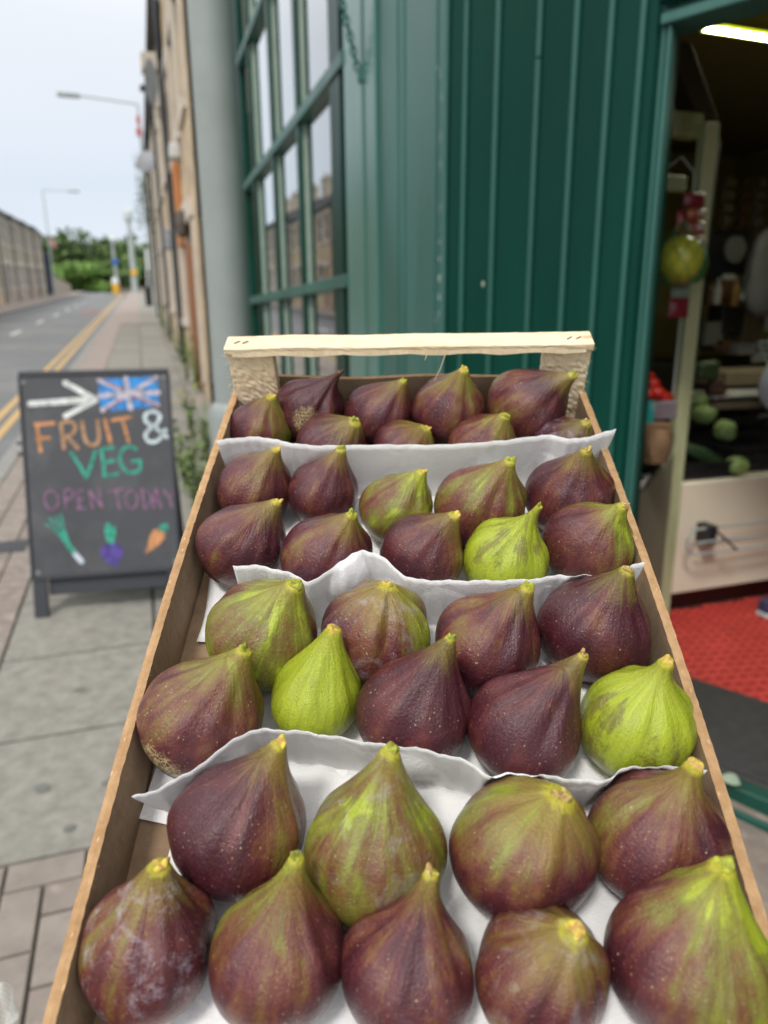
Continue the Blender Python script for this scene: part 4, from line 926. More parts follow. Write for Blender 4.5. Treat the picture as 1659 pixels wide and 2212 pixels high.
# ------------------------------------------------------------------ chalkboard sign
BO = Vector((-.588, 3.39, 0)); BO.z = SL*BO.y; az = -.118; lean = .243; BW = .662
BE = Vector((cos(az), sin(az), 0)); BN = Vector((-sin(az), cos(az), 0)); BU = Vector((0, 0, 1))*cos(lean) + BN*sin(lean); BF = BE.cross(BU)   # toward the viewer
if BF.dot(CAM-BO) < 0: BF = -BF
H0, H1 = .190, 1.133
sign = empty('chalkboard_sign', BO+BE*BW/2, 'charcoal A board sign chalked with arrow, flag, FRUIT & VEG, OPEN TODAY and vegetables', 'sign')
def PS(a, h, d): return BO + BE*a + BU*h + BF*d
def bS(name, a0, a1, h0, h1, d0, d1, m, bev=.003):
    mb = MB(); mb.hexa([PS(a0, h0, d0), PS(a1, h0, d0), PS(a1, h0, d1), PS(a0, h0, d1), PS(a0, h1, d0), PS(a1, h1, d0), PS(a1, h1, d1), PS(a0, h1, d1)])
    return mb.build(name, m, sign, bevel=bev)
bS('panel', .004, BW-.004, H0+.004, H1-.004, -.012, 0, M_board, .001)
bS('frame_rail', 0, BW, H1-.018, H1+.006, -.02, .008, M_frameb); bS('frame_rail', 0, BW, H0-.014, H0+.004, -.02, .008, M_frameb)
bS('frame_stile', -.004, .010, H0, H1-.018, -.02, .007, M_frameb); bS('frame_stile', BW-.010, BW+.004, H0, H1-.018, -.02, .007, M_frameb)
bS('leg', 0, .062, .0, H0-.014, -.02, .002, M_frameb); bS('leg', BW-.062, BW, .0, H0-.014, -.02, .002, M_frameb)
bS('leg_brace', .064, BW-.064, .10, H0-.016, -.035, -.022, M_frameb)
# rear frame
apex = PS(0, H1-.02, -.03); rear_d = BN*.62
for a in (.02, BW-.05):
    mb = MB(); t_ = PS(a, H1-.03, -.035); b_ = BO + BE*a + BN*(.60); b_.z = SL*b_.y
    w_ = BE*.035; n_ = BN*.016
    mb.hexa([b_, b_+w_, b_+w_+n_, b_+n_, t_, t_+w_, t_+w_+n_, t_+n_]); mb.build('leg', M_frameb, sign)
mb = MB(); t0 = PS(.055, .95, -.06)+BN*.02; b0 = PS(.055, .25, -.36)
mb.hexa([PS(.056, H1-.09, -.052)+BN*0, PS(BW-.051, H1-.09, -.052), PS(BW-.051, H1-.09, -.064), PS(.056, H1-.09, -.064)] + [ (BO+BE*a+BN*(.50-q))+Vector((0, 0, .20+SL*.5)) for a, q in ((.056, 0), (BW-.051, 0), (BW-.051, -.012), (.056, -.012))])
mb.build('rear_panel', M_board, sign)
for a, h in ((.018, H1-.045), (BW-.022, H1-.035), (.028, H0+.022), (BW-.02, H0+.03)):
    mb = MB(); c_ = PS(a, h, .003); mb.tube([c_ + BE*.007*cos(t) + BU*.007*sin(t) for t in np.linspace(0, 2*pi, 11)], .0022, 6, caps=False); mb.build('eyelet', M_galv, sign)
for a, h in ((-.012, .76), (BW+.008, .84)):
    mb = MB(); 
    for q in (0, .05): mb.box((0, 0, 0), (0, 0, 0)) if False else mb.tube([PS(a, h+q, -.01), PS(a+(.016 if a > 0 else -.016), h+q+.004, -.012)], .008, 8)
    mb.build('hinge_bolt', M_blackp, sign)
# chalk drawing
lift = [0.0]
def bp(zx, zy):
    v = ray(zx/2.0112*.54, (1400+zy/2.0112)*.54); t = (BO-CAM).dot(BF)/v.dot(BF); q = CAM+v*t-BO
    return (q.dot(BE), q.dot(BU))
def chalk(name, strokes, m, width, soft=1.0):
    mb = MB()
    for st in strokes:
        w = width
        if isinstance(st[0], (int, float)): w = st[0]; st = st[1]
        P_ = [Vector(bp(*p)).to_3d() for p in st]
        # resample Catmull style smoothing
        Q = []
        if len(P_) > 2 and name != 'straight':
            for i in range(len(P_)-1):
                p0 = P_[max(i-1, 0)]; p1 = P_[i]; p2 = P_[i+1]; p3 = P_[min(i+2, len(P_)-1)]
                for s_ in range(4):
                    t = s_/4; Q.append(.5*((2*p1)+(p2-p0)*t+(2*p0-5*p1+4*p2-p3)*t*t+(3*p1-p0-3*p2+p3)*t**3))
            Q.append(P_[-1])
        else: Q = P_
        L_ = []; R_ = []
        for i, p in enumerate(Q):
            d = (Q[min(i+1, len(Q)-1)]-Q[max(i-1, 0)])
            d = d.normalized() if d.length > 1e-9 else Vector((1, 0, 0))
            n = Vector((-d.y, d.x, 0)); ww = w*(1+random.uniform(-.06, .06))/2; L_.append(p+n*ww); R_.append(p-n*ww)
        lift[0] = (lift[0]+.00005) % .0012; z = .0008+lift[0]
        vs = [PS(q.x, q.y, z) for q in L_+R_]; n = len(Q)
        mb.add(vs, [(i, i+1, n+i+1, n+i) for i in range(n-1)])
        for e_ in (Q[0], Q[-1]):
            lift[0] = (lift[0]+.00005) % .0012; z = .0008+lift[0]
            mb.add([PS(e_.x+w/2*cos(a), e_.y+w/2*sin(a), z) for a in np.linspace(0, 2*pi, 11)[:-1]], [tuple(range(10))])
    return mb.build(name, m, sign)
def ck(name, c, v=.12): return mat(name, c, .9, v, 60, c2=tuple(x*.55 for x in c), c2scale=35, c2lo=.45, c2hi=.6)
C_w = ck('white_chalk', (.74, .76, .74)); C_or = ck('orange_chalk', (.62, .29, .13)); C_ta = ck('tan_chalk', (.46, .27, .15)); C_gr = ck('teal_green_chalk', (.05, .36, .26))
C_pu = ck('mauve_chalk', (.27, .14, .25)); C_pw = ck('pale_blue_chalk', (.62, .72, .76)); C_bl = ck('blue_chalk', (.05, .27, .66)); C_fr = ck('dark_red_chalk', (.30, .045, .055)); C_fw = ck('lilac_white_chalk', (.52, .48, .56)); C_vi = ck('violet_chalk', (.10, .07, .30)); C_le = ck('pale_leek_chalk', (.55, .62, .72))
chalk('chalk_arrow', [(.028, [(245, 432), (745, 398)]), (.026, [(525, 265), (765, 396)]), (.026, [(530, 530), (765, 404)])], C_w, .026)
# flag
lift[0] = 0.0
def quadS(name, pts, m):
    lift[0] = 0.0; mb = MB(); mb.add([PS(*bp(*p), .0008+lift[0]) for p in pts], [tuple(range(len(pts)))]); return mb.build(name, m, sign)
quadS('chalk_flag', [(785, 235), (1268, 210), (1280, 455), (812, 495)], C_bl)
lift[0] = .0001
chalk('chalk_flag_cross', [(.022, [(795, 245), (1268, 445)]), (.022, [(825, 485), (1258, 222)]), (.024, [(1010, 228), (1052, 470)]), (.024, [(806, 368), (1274, 342)])], C_fw, .02)
chalk('chalk_flag_stripes', [(.0055, [(830, 243), (1000, 330)]), (.0055, [(1070, 370), (1280, 462)]), (.0055, [(850, 488), (995, 390)]), (.0055, [(1075, 325), (1250, 230)]), (.009, [(1012, 226), (1050, 474)]), (.008, [(804, 370), (1276, 342)])], C_fr, .006)
chalk('chalk_letter_f', [[(298, 600), (310, 700), (328, 815)], [(285, 600), (430, 590)], [(305, 715), (395, 708)]], C_or, .017)
chalk('chalk_letter_r', [[(487, 590), (505, 700), (515, 790)], [(487, 590), (550, 575), (600, 600), (600, 650), (560, 690), (510, 700)], [(540, 700), (590, 745), (625, 790)]], C_ta, .017)
chalk('chalk_letter_u', [[(660, 580), (680, 700), (710, 755), (760, 765), (790, 735), (795, 660), (785, 570)]], C_ta, .017)
chalk('chalk_letter_i', [[(845, 565), (890, 745)]], C_or, .017)
chalk('chalk_letter_t', [[(905, 565), (1050, 540)], [(985, 560), (1035, 735)]], C_or, .016)
chalk('chalk_ampersand', [[(1340, 700), (1270, 640), (1190, 590), (1165, 545), (1185, 505), (1230, 495), (1275, 510), (1285, 550), (1255, 600), (1200, 640), (1170, 690), (1195, 735), (1240, 740), (1290, 710), (1330, 645)]], C_pw, .018)
chalk('chalk_letter_v', [[(575, 830), (640, 930), (695, 1025)], [(765, 820), (735, 920), (695, 1025)]], C_gr, .017)
chalk('chalk_letter_e', [[(815, 805), (830, 910), (840, 1015)], [(815, 800), (915, 785)], [(828, 905), (915, 890)], [(842, 1015), (945, 1000)]], C_gr, .016)
chalk('chalk_letter_g', [[(1095, 800), (1045, 775), (990, 800), (965, 860), (985, 940), (1040, 985), (1110, 975), (1132, 930), (1120, 890)], [(1065, 895), (1130, 888)]], C_gr, .016)
W = .0095
chalk('chalk_word_open', [[(405, 1130), (365, 1160), (360, 1220), (395, 1275), (440, 1275), (470, 1230), (455, 1160), (405, 1130)],
    [(515, 1130), (525, 1200), (530, 1275)], [(515, 1135), (560, 1120), (590, 1150), (570, 1190), (525, 1205)],
    [(625, 1135), (635, 1205), (640, 1278)], [(620, 1205), (665, 1195)], [(620, 1275), (685, 1275)], [(620, 1140), (670, 1130)],
    [(745, 1275), (720, 1130)], [(720, 1130), (820, 1265)], [(820, 1265), (795, 1110)]], C_pu, W)
chalk('chalk_word_today', [[(875, 1140), (990, 1115)], [(935, 1135), (960, 1275)],
    [(1050, 1125), (1015, 1165), (1020, 1240), (1060, 1275), (1100, 1240), (1100, 1160), (1050, 1125)],
    [(1140, 1120), (1165, 1280)], [(1140, 1120), (1200, 1150), (1220, 1210), (1165, 1280)],
    [(1235, 1275), (1255, 1120)], [(1255, 1120), (1295, 1270)], [(1235, 1220), (1285, 1215)],
    [(1310, 1120), (1365, 1190)], [(1415, 1110), (1365, 1190)], [(1365, 1190), (1385, 1265)]], C_pu, W)
chalk('chalk_leek_leaves', [(.007, [(365, 1400), (440, 1450), (530, 1560)]), (.008, [(400, 1350), (460, 1440), (540, 1560)]), (.009, [(450, 1340), (490, 1440), (550, 1560)]), (.008, [(490, 1320), (515, 1430), (560, 1560)]), (.022, [(500, 1480), (550, 1570), (590, 1620)])], C_gr, .01)
chalk('chalk_leek_root', [(.024, [(580, 1605), (620, 1660), (655, 1700)])], C_le, .02)
chalk('chalk_beetroot_leaves', [(.024, [(870, 1410), (880, 1470), (885, 1540)]), (.022, [(915, 1430), (910, 1490), (900, 1540)]), (.015, [(850, 1440), (870, 1530)])], C_gr, .02)
lift[0] = .0004
quadS('chalk_beetroot', [(900+92*cos(a)*(1.0), 1625+80*sin(a)+(12 if sin(a) > .8 else 0)) for a in [2*pi*k/24 for k in range(24)]], C_vi)
chalk('chalk_beetroot_tail', [(.012, [(895, 1690), (920, 1735), (955, 1722)])], C_vi, .01)
quadS('chalk_carrot', [(1165, 1640), (1185, 1590), (1205, 1500), (1230, 1450), (1270, 1435), (1320, 1470), (1328, 1510), (1290, 1560), (1220, 1610)], C_or)
chalk('chalk_carrot_top', [(.012, [(1275, 1440), (1315, 1410)]), (.014, [(1300, 1445), (1345, 1425)]), (.010, [(1300, 1415), (1345, 1400)]), (.010, [(1310, 1455), (1340, 1465)])], C_gr, .01)

# ------------------------------------------------------------------ fig crate
CO = Vector((.20075257, .54679368, 1.22858263+.2)); CT = Vector((.94142827, -.33717428, .00513104)); CD = Vector((.29387387, .82779851, .47771845)); CW = Vector((-.16532184, -.44822978, .87839962))
MCR = Matrix(((CT.x, CD.x, CW.x, CO.x), (CT.y, CD.y, CW.y, CO.y), (CT.z, CD.z, CW.z, CO.z), (0, 0, 0, 1)))
MCI = MCR.inverted()
VE = .042; HR = .0434; LEN = .46; HWD = .15; TK = .0054
crate = empty('fruit_crate', (0, 0, 0), 'shallow fibreboard crate with a pale pine handle, tilted and full of figs', 'crate')
crate.matrix_world = MCR; crate.matrix_basis = MCR
def cray(px, py, w):
    v = ray(px, py); o = MCI @ CAM; d = MCI.to_3x3() @ v; t = (w-o.z)/d.z; return o + d*t
def fibre(name, c, cdark, edge=False):
    k = NT(name); co = k.n('ShaderNodeTexCoord').outputs['Object']
    a = k.noise(90, k.mapv(co, (1, 1, 1)), 6, .7); b = k.noise(9, co, 4, .6); s_ = k.noise(700, co, 2, .6)
    cc = k.mix(k.mr(a, .35, .65), tuple(c), tuple(cdark)); cc = k.mix(k.mr(b, .4, .7, 0, .35), cc, tuple(x*.7 for x in cdark))
    v = k.n('ShaderNodeTexVoronoi'); v.inputs['Scale'].default_value = 260; k.l(k.mapv(co, (1, .35, 1)), v.inputs['Vector'])
    cc = k.mix(k.mr(v.outputs['Distance'], .08, .16, .5, 0), cc, tuple(min(x*1.6, .9) for x in c))
    k.l(cc, k.b.inputs['Base Color']); k.b.inputs['Roughness'].default_value = .85; k.b.inputs['Specular IOR Level'].default_value = .25
    k.bump(k.mix(.5, a, s_), .55 if edge else .3, .0008 if edge else .0003); return k.m
M_fib = fibre('brown_fibreboard', (.36, .255, .165), (.27, .185, .115)); M_fed = fibre('cut_fibreboard_edge', (.50, .32, .17), (.34, .20, .095), True)
M_fin = fibre('fibreboard_base', (.34, .235, .15), (.26, .17, .10))
def bow(v): q = (v+.20)/.22; return .0048*max(0, 1-q*q)
def side(sgn):
    N = 160; vs = []; fs = []; mi = []
    for i in range(N+1):
        v = -LEN + (LEN+VE)*i/N; b = HWD + bow(v); j = lambda: random.uniform(-.00022, .00022)
        vs += [(sgn*(b-TK), v, -HR-.002), (sgn*b, v, -HR-.002), (sgn*(b+j()), v, -.0004), (sgn*(b-TK+j()), v, -.0003+j()*.6), (sgn*(b-TK*.5), v, .0001+j()*.8)]
    for i in range(N):
        a = 5*i; b = 5*(i+1)
        for p_, q_, m_ in ((0, 1, 0), (1, 2, 0), (2, 4, 1), (4, 3, 1), (3, 0, 0)):
            fs.append((a+p_, a+q_, b+q_, b+p_)); mi.append(m_)
    fs += [(0, 3, 4, 2, 1), tuple(5*N+k for k in (0, 1, 2, 4, 3))]; mi += [0, 0]
    return new_obj('side_panel', mesh('side_panel', vs, fs, False, mi), [M_fib, M_fed], crate)
side(1); side(-1)
mb = MB()
def loc(mb, name, m, bevel=0, smooth=False, mats=None):
    me = mesh(name, mb.v, mb.f, smooth, mb.mi)
    if bevel:
        bm = bmesh.new(); bm.from_mesh(me); bmesh.ops.bevel(bm, geom=bm.edges[:], offset=bevel, segments=1, affect='EDGES'); bm.to_mesh(me); bm.free()
    return new_obj(name, me, m, crate)
mb.box((-HWD-.001, -LEN, -HR-.0045), (HWD+.001, VE, -HR)); 
loc(mb, 'base_board', M_fin)
mb = MB(); mb.box((-HWD, -LEN-TK, -HR-.004), (HWD, -LEN, 0)); loc(mb, 'end_panel', M_fib)
# far end panel with a slightly wavy top
EPZ = .0100
N = 40; vs = []; fs = []; mi = []
for i in range(N+1):
    u = -.146 + .292*i/N; z = EPZ + .0012*sin(i*.35) - .0022*sin(pi*i/N); j = random.uniform(-.0002, .0002)
    vs += [(u, VE-.0035, -HR), (u, VE, -HR), (u, VE, z+j), (u, VE-.0035, z-j)]
for i in range(N):
    a, b = 4*i, 4*i+4
    for p_, q_, m_ in ((0, 1, 0), (1, 2, 0), (2, 3, 1), (3, 0, 0)): fs.append((a+p_, a+q_, b+q_, b+p_)); mi.append(m_)
new_obj('end_panel', mesh('end_panel', vs, fs, False, mi), [M_fib, M_fed], crate)
# pine
def pine(name, rough_sawn=False):
    k = NT(name); co = k.n('ShaderNodeTexCoord').outputs['Object']
    st = (1.2, 8, 14) if not rough_sawn else (8, 8, 2.0)
    a = k.noise(22, k.mapv(co, st), 5, .6, 1.2); b = k.noise(60, co, 5, .7); kn = k.noise(7, k.mapv(co, (3, 6, 6), (3.1, 0, 0)), 2, .4)
    cc = k.mix(k.mr(a, .3, .7), (.88, .74, .52), (.74, .57, .36)); cc = k.mix(k.mr(b, .5, .75, 0, .35), cc, (.86, .76, .58))
    cc = k.mix(k.mr(kn, .70, .78, 0, .7), cc, (.42, .22, .10))
    k.l(cc, k.b.inputs['Base Color']); k.b.inputs['Roughness'].default_value = .7; k.b.inputs['Specular IOR Level'].default_value = .3
    k.bump(k.mix(.4 if not rough_sawn else .93, a, k.noise(160 if rough_sawn else 90, co, 6, .75)), .55 if rough_sawn else .35, .0010 if rough_sawn else .0005); return k.m
M_pine = pine('pale_pine'); M_pineR = pine('rough_sawn_pine', True)
RZ0 = .041
def slat(x0, x1, y0, y1, z0, z1, name, m, nx, nz, rough, par=crate):
    """subdivided wooden slat with slightly torn faces"""
    bm = bmesh.new(); bmesh.ops.create_cube(bm, size=1)
    for v in bm.verts: v.co = Vector(((v.co.x+.5)*(x1-x0)+x0, (v.co.y+.5)*(y1-y0)+y0, (v.co.z+.5)*(z1-z0)+z0))
    bmesh.ops.bevel(bm, geom=bm.edges[:], offset=.0006, segments=1, affect='EDGES')
    for ax, n in ((0, nx), (2, nz)):
        for k_ in range(1, n):
            p = Vector((0, 0, 0)); p[ax] = (x0 if ax == 0 else z0) + ((x1-x0) if ax == 0 else (z1-z0))*k_/n; no = Vector((0, 0, 0)); no[ax] = 1
            bmesh.ops.bisect_plane(bm, geom=bm.verts[:]+bm.edges[:]+bm.faces[:], plane_co=p, plane_no=no)
    for v in bm.verts:
        t = v.co.x*70+v.co.z*40
        v.co += Vector((random.gauss(0, rough*.5), random.gauss(0, rough), random.gauss(0, rough)*.7)) + Vector((0, .0004*sin(t), .0003*sin(v.co.x*55)))
    me = bpy.data.meshes.new(name); bm.to_mesh(me); bm.free(); return new_obj(name, me, m, par)
a = cray(492, 728, RZ0+.006); b = cray(1277, 717, RZ0+.006); print('rail', a, b, cray(880, 760, RZ0+.006), cray(593, 893, -.0))
RAILX = (-.1475, .1485)
rail = slat(RAILX[0], RAILX[1], VE-.0195, VE+.001, RZ0, RZ0+.0060, 'handle_rail', M_pine, 60, 3, .00012)
rz = bpy.data.objects  # staples
for x in (-.138, -.131, .130, .137):
    mb = MB(); mb.tube([(x-.0022, VE-.012, RZ0+.0066), (x+.0022, VE-.0085, RZ0+.0066)], .00045, 5); loc(mb, 'staple', M_gutter)
# split lower lip of the rail
mb = MB(); N = 50; vs = []
for i in range(N+1):
    x = RAILX[0]+.006+(RAILX[1]-RAILX[0]-.012)*i/N; d = .0022+.0012*sin(i*.7)+random.uniform(-.0004, .0004)
    vs += [(x, VE-.0197, RZ0+.003), (x, VE-.0204-.0003*random.random(), RZ0-d*.6+.0004), (x, VE-.018, RZ0-d)]
mb.add(vs, [(3*i+q, 3*i+q+1, 3*i+4+q, 3*i+3+q) for i in range(N) for q in (0, 1)]); loc(mb, 'split_edge', M_pineR)
slat(-.1462, -.1090, VE-.0175, VE-.004, -HR+.001, RZ0-.0005, 'handle_post', M_pineR, 14, 30, .0003)
slat(.1110, .1478, VE-.0175, VE-.004, -HR+.001, RZ0-.0005, 'handle_post', M_pineR, 14, 30, .0003)
# wood hairs
mb = MB()
for k_ in range(46):
    s_ = random.choice((-1, 1)); x = s_*(.147 if random.random() < .7 else .110)+random.uniform(-.001, .001); z = random.uniform(-.005, RZ0)
    o_ = Vector((x, VE-.017, z)); d_ = Vector((s_*random.uniform(-.2, 1), -random.uniform(.1, .6), random.uniform(-1, .6))).normalized()*random.uniform(.0015, .0045)
    mb.tube([o_, o_+d_*.6+Vector((0, 0, .0004)), o_+d_], [.00013, .0001, .00005], 4)
ta_ = cray(984, 766, RZ0-.002); 
mb.tube([(.031, VE-.021, RZ0+.001), (.027, VE-.023, RZ0-.012), (.0215, VE-.025, RZ0-.024)], [.0004, .00035, .0002], 5)
mb.tube([(.016, VE-.021, RZ0+.000), (.014, VE-.0225, RZ0-.005)], [.0004, .0002], 5)
loc(mb, 'wood_splinter', M_pine)['kind'] = 'stuff'
# fibres along the cut edges of the sides
mb = MB()
for k_ in range(60):
    s_ = random.choice((-1, 1)); v_ = random.uniform(-.42, -.01); b = HWD+bow(v_)
    o_ = Vector((s_*(b-random.choice((0, TK))), v_, -.0003)); d_ = Vector((random.gauss(0, 1), random.gauss(0, 1), random.uniform(0, .5))).normalized()*random.uniform(.0008, .002)
    mb.tube([o_, o_+d_], [.0001, .00004], 4)
loc(mb, 'loose_fibre', M_fed)['kind'] = 'stuff'
# sloping stand that carries the crate
stand = empty('display_stand', (CO.x, CO.y-.2, hz(.3)), 'slanted dark timber display stand under the fig crate', 'stand')
M_dw = mat('dark_stained_wood', (.06, .04, .03), .7, .2, 6)
mb = MB(); mb.box((-.12, -.47, -HR-.022), (.12, -.02, -HR-.0052), 0, MCR); mb.build('top_board', M_dw, stand)
for u in (-.10, .10):
    for v in (-.44, -.05):
        t_ = MCR @ Vector((u, v, -HR-.022)); mb = MB(); g_ = hz(t_.y); mb.box((t_.x-.015, t_.y-.015, g_), (t_.x+.015, t_.y+.015, t_.z-.001)); mb.build('leg', M_dw, stand)

# ------------------------------------------------------------------ tissue papers
kp = NT('white_crepe_tissue'); co = kp.n('ShaderNodeTexCoord').outputs['Object']
cr = kp.noise(900, kp.mapv(co, (.45, 1, 1)), 4, .75); cr2 = kp.noise(160, co, 6, .75); vt = kp.n('ShaderNodeTexVoronoi', feature='DISTANCE_TO_EDGE'); vt.inputs['Scale'].default_value = 24; kp.l(kp.mapv(co, (1, 1, 1)), vt.inputs['Vector']); cr3 = kp.m_('ADD', kp.mr(vt.outputs['Distance'], 0, .10), kp.m_('MULTIPLY', kp.noise(30, co, 4), 1.5))
kp.l(kp.mix(kp.mr(cr2, .3, .7, 0, .5), (.92, .92, .915), (.85, .85, .86)), kp.b.inputs['Base Color'])
kp.b.inputs['Roughness'].default_value = .9; kp.b.inputs['Specular IOR Level'].default_value = .15
kp.bump(kp.m_('ADD', kp.m_('MULTIPLY', cr, .8), kp.m_('MULTIPLY', cr3, .5)), .8, .0011); M_tis = kp.m
def sheet(edge, wtop, vend, label, lowz, u_lo, u_hi, dv=-.012, far=(), near=(), top_crimp=()):
    """edge: picture outline of the standing lip; the sheet drops to the crate floor and runs towards the near end"""
    E_ = [cray(px, py, wt) for (px, py), wt in zip(edge, wtop if isinstance(wtop, list) else [wtop]*len(edge))]
    # arc-length spline resample
    Q = []
    for i in range(len(E_)-1):
        p0 = E_[max(i-1, 0)]; p1 = E_[i]; p2 = E_[i+1]; p3 = E_[min(i+2, len(E_)-1)]
        sharp = i in top_crimp
        for s_ in range(8):
            t = s_/8
            Q.append(p1.lerp(p2, t) if sharp else .5*((2*p1)+(p2-p0)*t+(2*p0-5*p1+4*p2-p3)*t*t+(3*p1-p0-3*p2+p3)*t**3))
    Q.append(E_[-1]); M = len(Q); vs = []; NF = 12; NB = 22
    zf = -HR+lowz
    for i, T in enumerate(Q):
        uf = max(u_lo, min(u_hi, T.x)); foot = Vector((uf, T.y+dv, zf))
        for j in range(NF):
            t = j/NF; e_ = t*t*(3-2*t)
            p = Vector((T.x+(uf-T.x)*e_, T.y+(foot.y-T.y)*t, T.z+(zf-T.z)*(1-(1-t)**1.25)))
            for grp, sg, mg in ((near, 1, 1.0), (far, -1, 1.045)):
                for fi in grp:
                    c_, r_ = FC[fi]; r_ = r_*mg; q2 = r_*r_-(p.x-c_.x)**2-((p.z-c_.z)/1.0)**2
                    if q2 > 0:
                        lim = c_.y + sg*(sqrt(q2)+.0008)
                        if (p.y-lim)*sg < 0: p.y = lim
            if j == NF-1: foot.y = p.y; 
            p.y += .0005*sin(p.x*310+p.z*40)+.0003*sin(p.x*820+1)
            vs.append(p)
        for j in range(NB+1):
            t = j/NB; v = foot.y + (vend-foot.y)*t
            w = zf + (.0016*abs(sin(uf*38+v*22))+.0012*abs(sin(uf*18-v*46+1.3))+.0003*sin(uf*400+v*90))*min(1, t*4)
            vs.append(Vector((uf + .002*sin(v*60)*(1 if abs(uf-u_lo) < .03 else .4), v, w)))
    K = NF+NB+1; fs = [(i*K+j, i*K+j+1, (i+1)*K+j+1, (i+1)*K+j) for i in range(M-1) for j in range(K-1)]
    me = mesh('tissue_paper', [MCR @ v for v in vs], fs, True)
    o = new_obj('tissue_paper', me, M_tis, None, label, 'paper', 'tissue papers between the layers of figs')
    md = o.modifiers.new('thickness', 'SOLIDIFY'); md.thickness = .00018; md.offset = 0
    return o
mb = MB()
pl = [cray(x, y_, -HR+.0030) for x, y_ in ((338, 1655), (318, 1715), (300, 1768), (365, 1782), (420, 1790), (560, 1770), (600, 1690), (480, 1650))]
mb.add([MCR @ q for q in pl], [tuple(range(8))]); o = mb.build('tissue_corner', M_tis, label='loose lower corner of tissue poking out left under the netted brown fig', cat='paper')

# ------------------------------------------------------------------ figs
kf = NT('fig_skin'); tc = kf.n('ShaderNodeTexCoord').outputs['Object']
def oatt(n, out='Fac'):
    a = kf.n('ShaderNodeAttribute', attribute_type='OBJECT', attribute_name=n); return a.outputs[out]
seed = oatt('fig_seed', 'Vector')
sx = kf.n('ShaderNodeSeparateXYZ'); kf.l(tc, sx.inputs[0])
cb_ = kf.n('ShaderNodeCombineXYZ'); kf.l(sx.outputs[0], cb_.inputs[0]); kf.l(sx.outputs[1], cb_.inputs[1])
nm = kf.n('ShaderNodeVectorMath', operation='NORMALIZE'); kf.l(cb_.outputs[0], nm.inputs[0])
nsc = kf.n('ShaderNodeVectorMath', operation='SCALE'); nsc.inputs['Scale'].default_value = 1.0; kf.l(nm.outputs[0], nsc.inputs[0])
zc = kf.n('ShaderNodeCombineXYZ'); kf.l(kf.m_('MULTIPLY', sx.outputs[2], .30), zc.inputs[2])
ad = kf.n('ShaderNodeVectorMath', operation='ADD'); kf.l(nsc.outputs[0], ad.inputs[0]); kf.l(zc.outputs[0], ad.inputs[1])
ad2 = kf.n('ShaderNodeVectorMath', operation='ADD'); kf.l(ad.outputs[0], ad2.inputs[0]); kf.l(seed, ad2.inputs[1])
lon = ad2.outputs[0]                       # coordinates that run in bands from base to neck
iso_n = kf.n('ShaderNodeVectorMath', operation='ADD'); kf.l(tc, iso_n.inputs[0]); kf.l(seed, iso_n.inputs[1]); iso = iso_n.outputs[0]
s1 = kf.noise(1.5, lon, 4, .55, .5); s2 = kf.noise(4.5, lon, 5, .6, .5); s3 = kf.noise(13, lon, 4, .6, .3); i1 = kf.noise(1.3, iso, 4, .55, .4); i2 = kf.noise(9, iso, 5, .65)
dotn = kf.n('ShaderNodeVectorMath', operation='DOT_PRODUCT'); kf.l(tc, dotn.inputs[0]); kf.l(oatt('fig_side', 'Vector'), dotn.inputs[1])
zz = kf.m_('SUBTRACT', sx.outputs[2], .1)
pur = kf.m_('ADD', oatt('fig_base'), kf.m_('MULTIPLY', kf.m_('MULTIPLY', zz, -1.0), oatt('fig_grad')))
pur = kf.m_('ADD', pur, dotn.outputs['Value'])
for f, a in ((s1, 1.35), (s2, .60), (i1, 1.15), (s3, .16), (i2, .35)): pur = kf.m_('ADD', pur, kf.m_('MULTIPLY', kf.m_('SUBTRACT', f, .5), a))
rp = kf.n('ShaderNodeValToRGB'); kf.l(pur, rp.inputs[0]); ee = rp.color_ramp.elements
ee[0].position = 0; ee[0].color = (.30, .36, .022, 1); ee[1].position = 1; ee[1].color = (.058, .012, .019, 1)
for p_, c_ in ((.11, (.20, .215, .024, 1)), (.24, (.170, .155, .028, 1)), (.40, (.155, .095, .026, 1)), (.56, (.140, .050, .026, 1)), (.74, (.102, .023, .025, 1))):
    k_ = ee.new(p_); k_.color = c_
cc = rp.outputs[0]
rib = kf.noise(8, lon, 3, .5, .2)  # lighter veins and darker bands put the rib shading into the skin colour
cc = kf.mix(kf.mr(rib, .53, .66, 0, .35), cc, kf.mix(1.0, cc, (1.5, 1.45, 1.35), 'MULTIPLY'))
cc = kf.mix(kf.mr(rib, .34, .46, .35, 0), cc, kf.mix(1.0, cc, (.62, .58, .62), 'MULTIPLY'))
# neck turns olive to yellow near its cut
tipz = kf.m_('SUBTRACT', sx.outputs[2], oatt('fig_tip'))
nk = kf.mr(kf.m_('ADD', tipz, kf.m_('MULTIPLY', kf.m_('SUBTRACT', s2, .5), .9)), -.55, .05, 0, .5)
cc = kf.mix(kf.m_('MULTIPLY', nk, oatt('fig_neck')), cc, (.34, .31, .035))
nk2 = kf.mr(kf.m_('ADD', tipz, kf.m_('MULTIPLY', kf.m_('SUBTRACT', i2, .5), .16)), -.07, -.01, 0, .8)
cc = kf.mix(kf.m_('MULTIPLY', nk2, oatt('fig_neck')), cc, (.44, .40, .03))
# brown veins
cc = kf.mix(kf.mr(s3, .58, .76, 0, .18), cc, (.085, .055, .02))
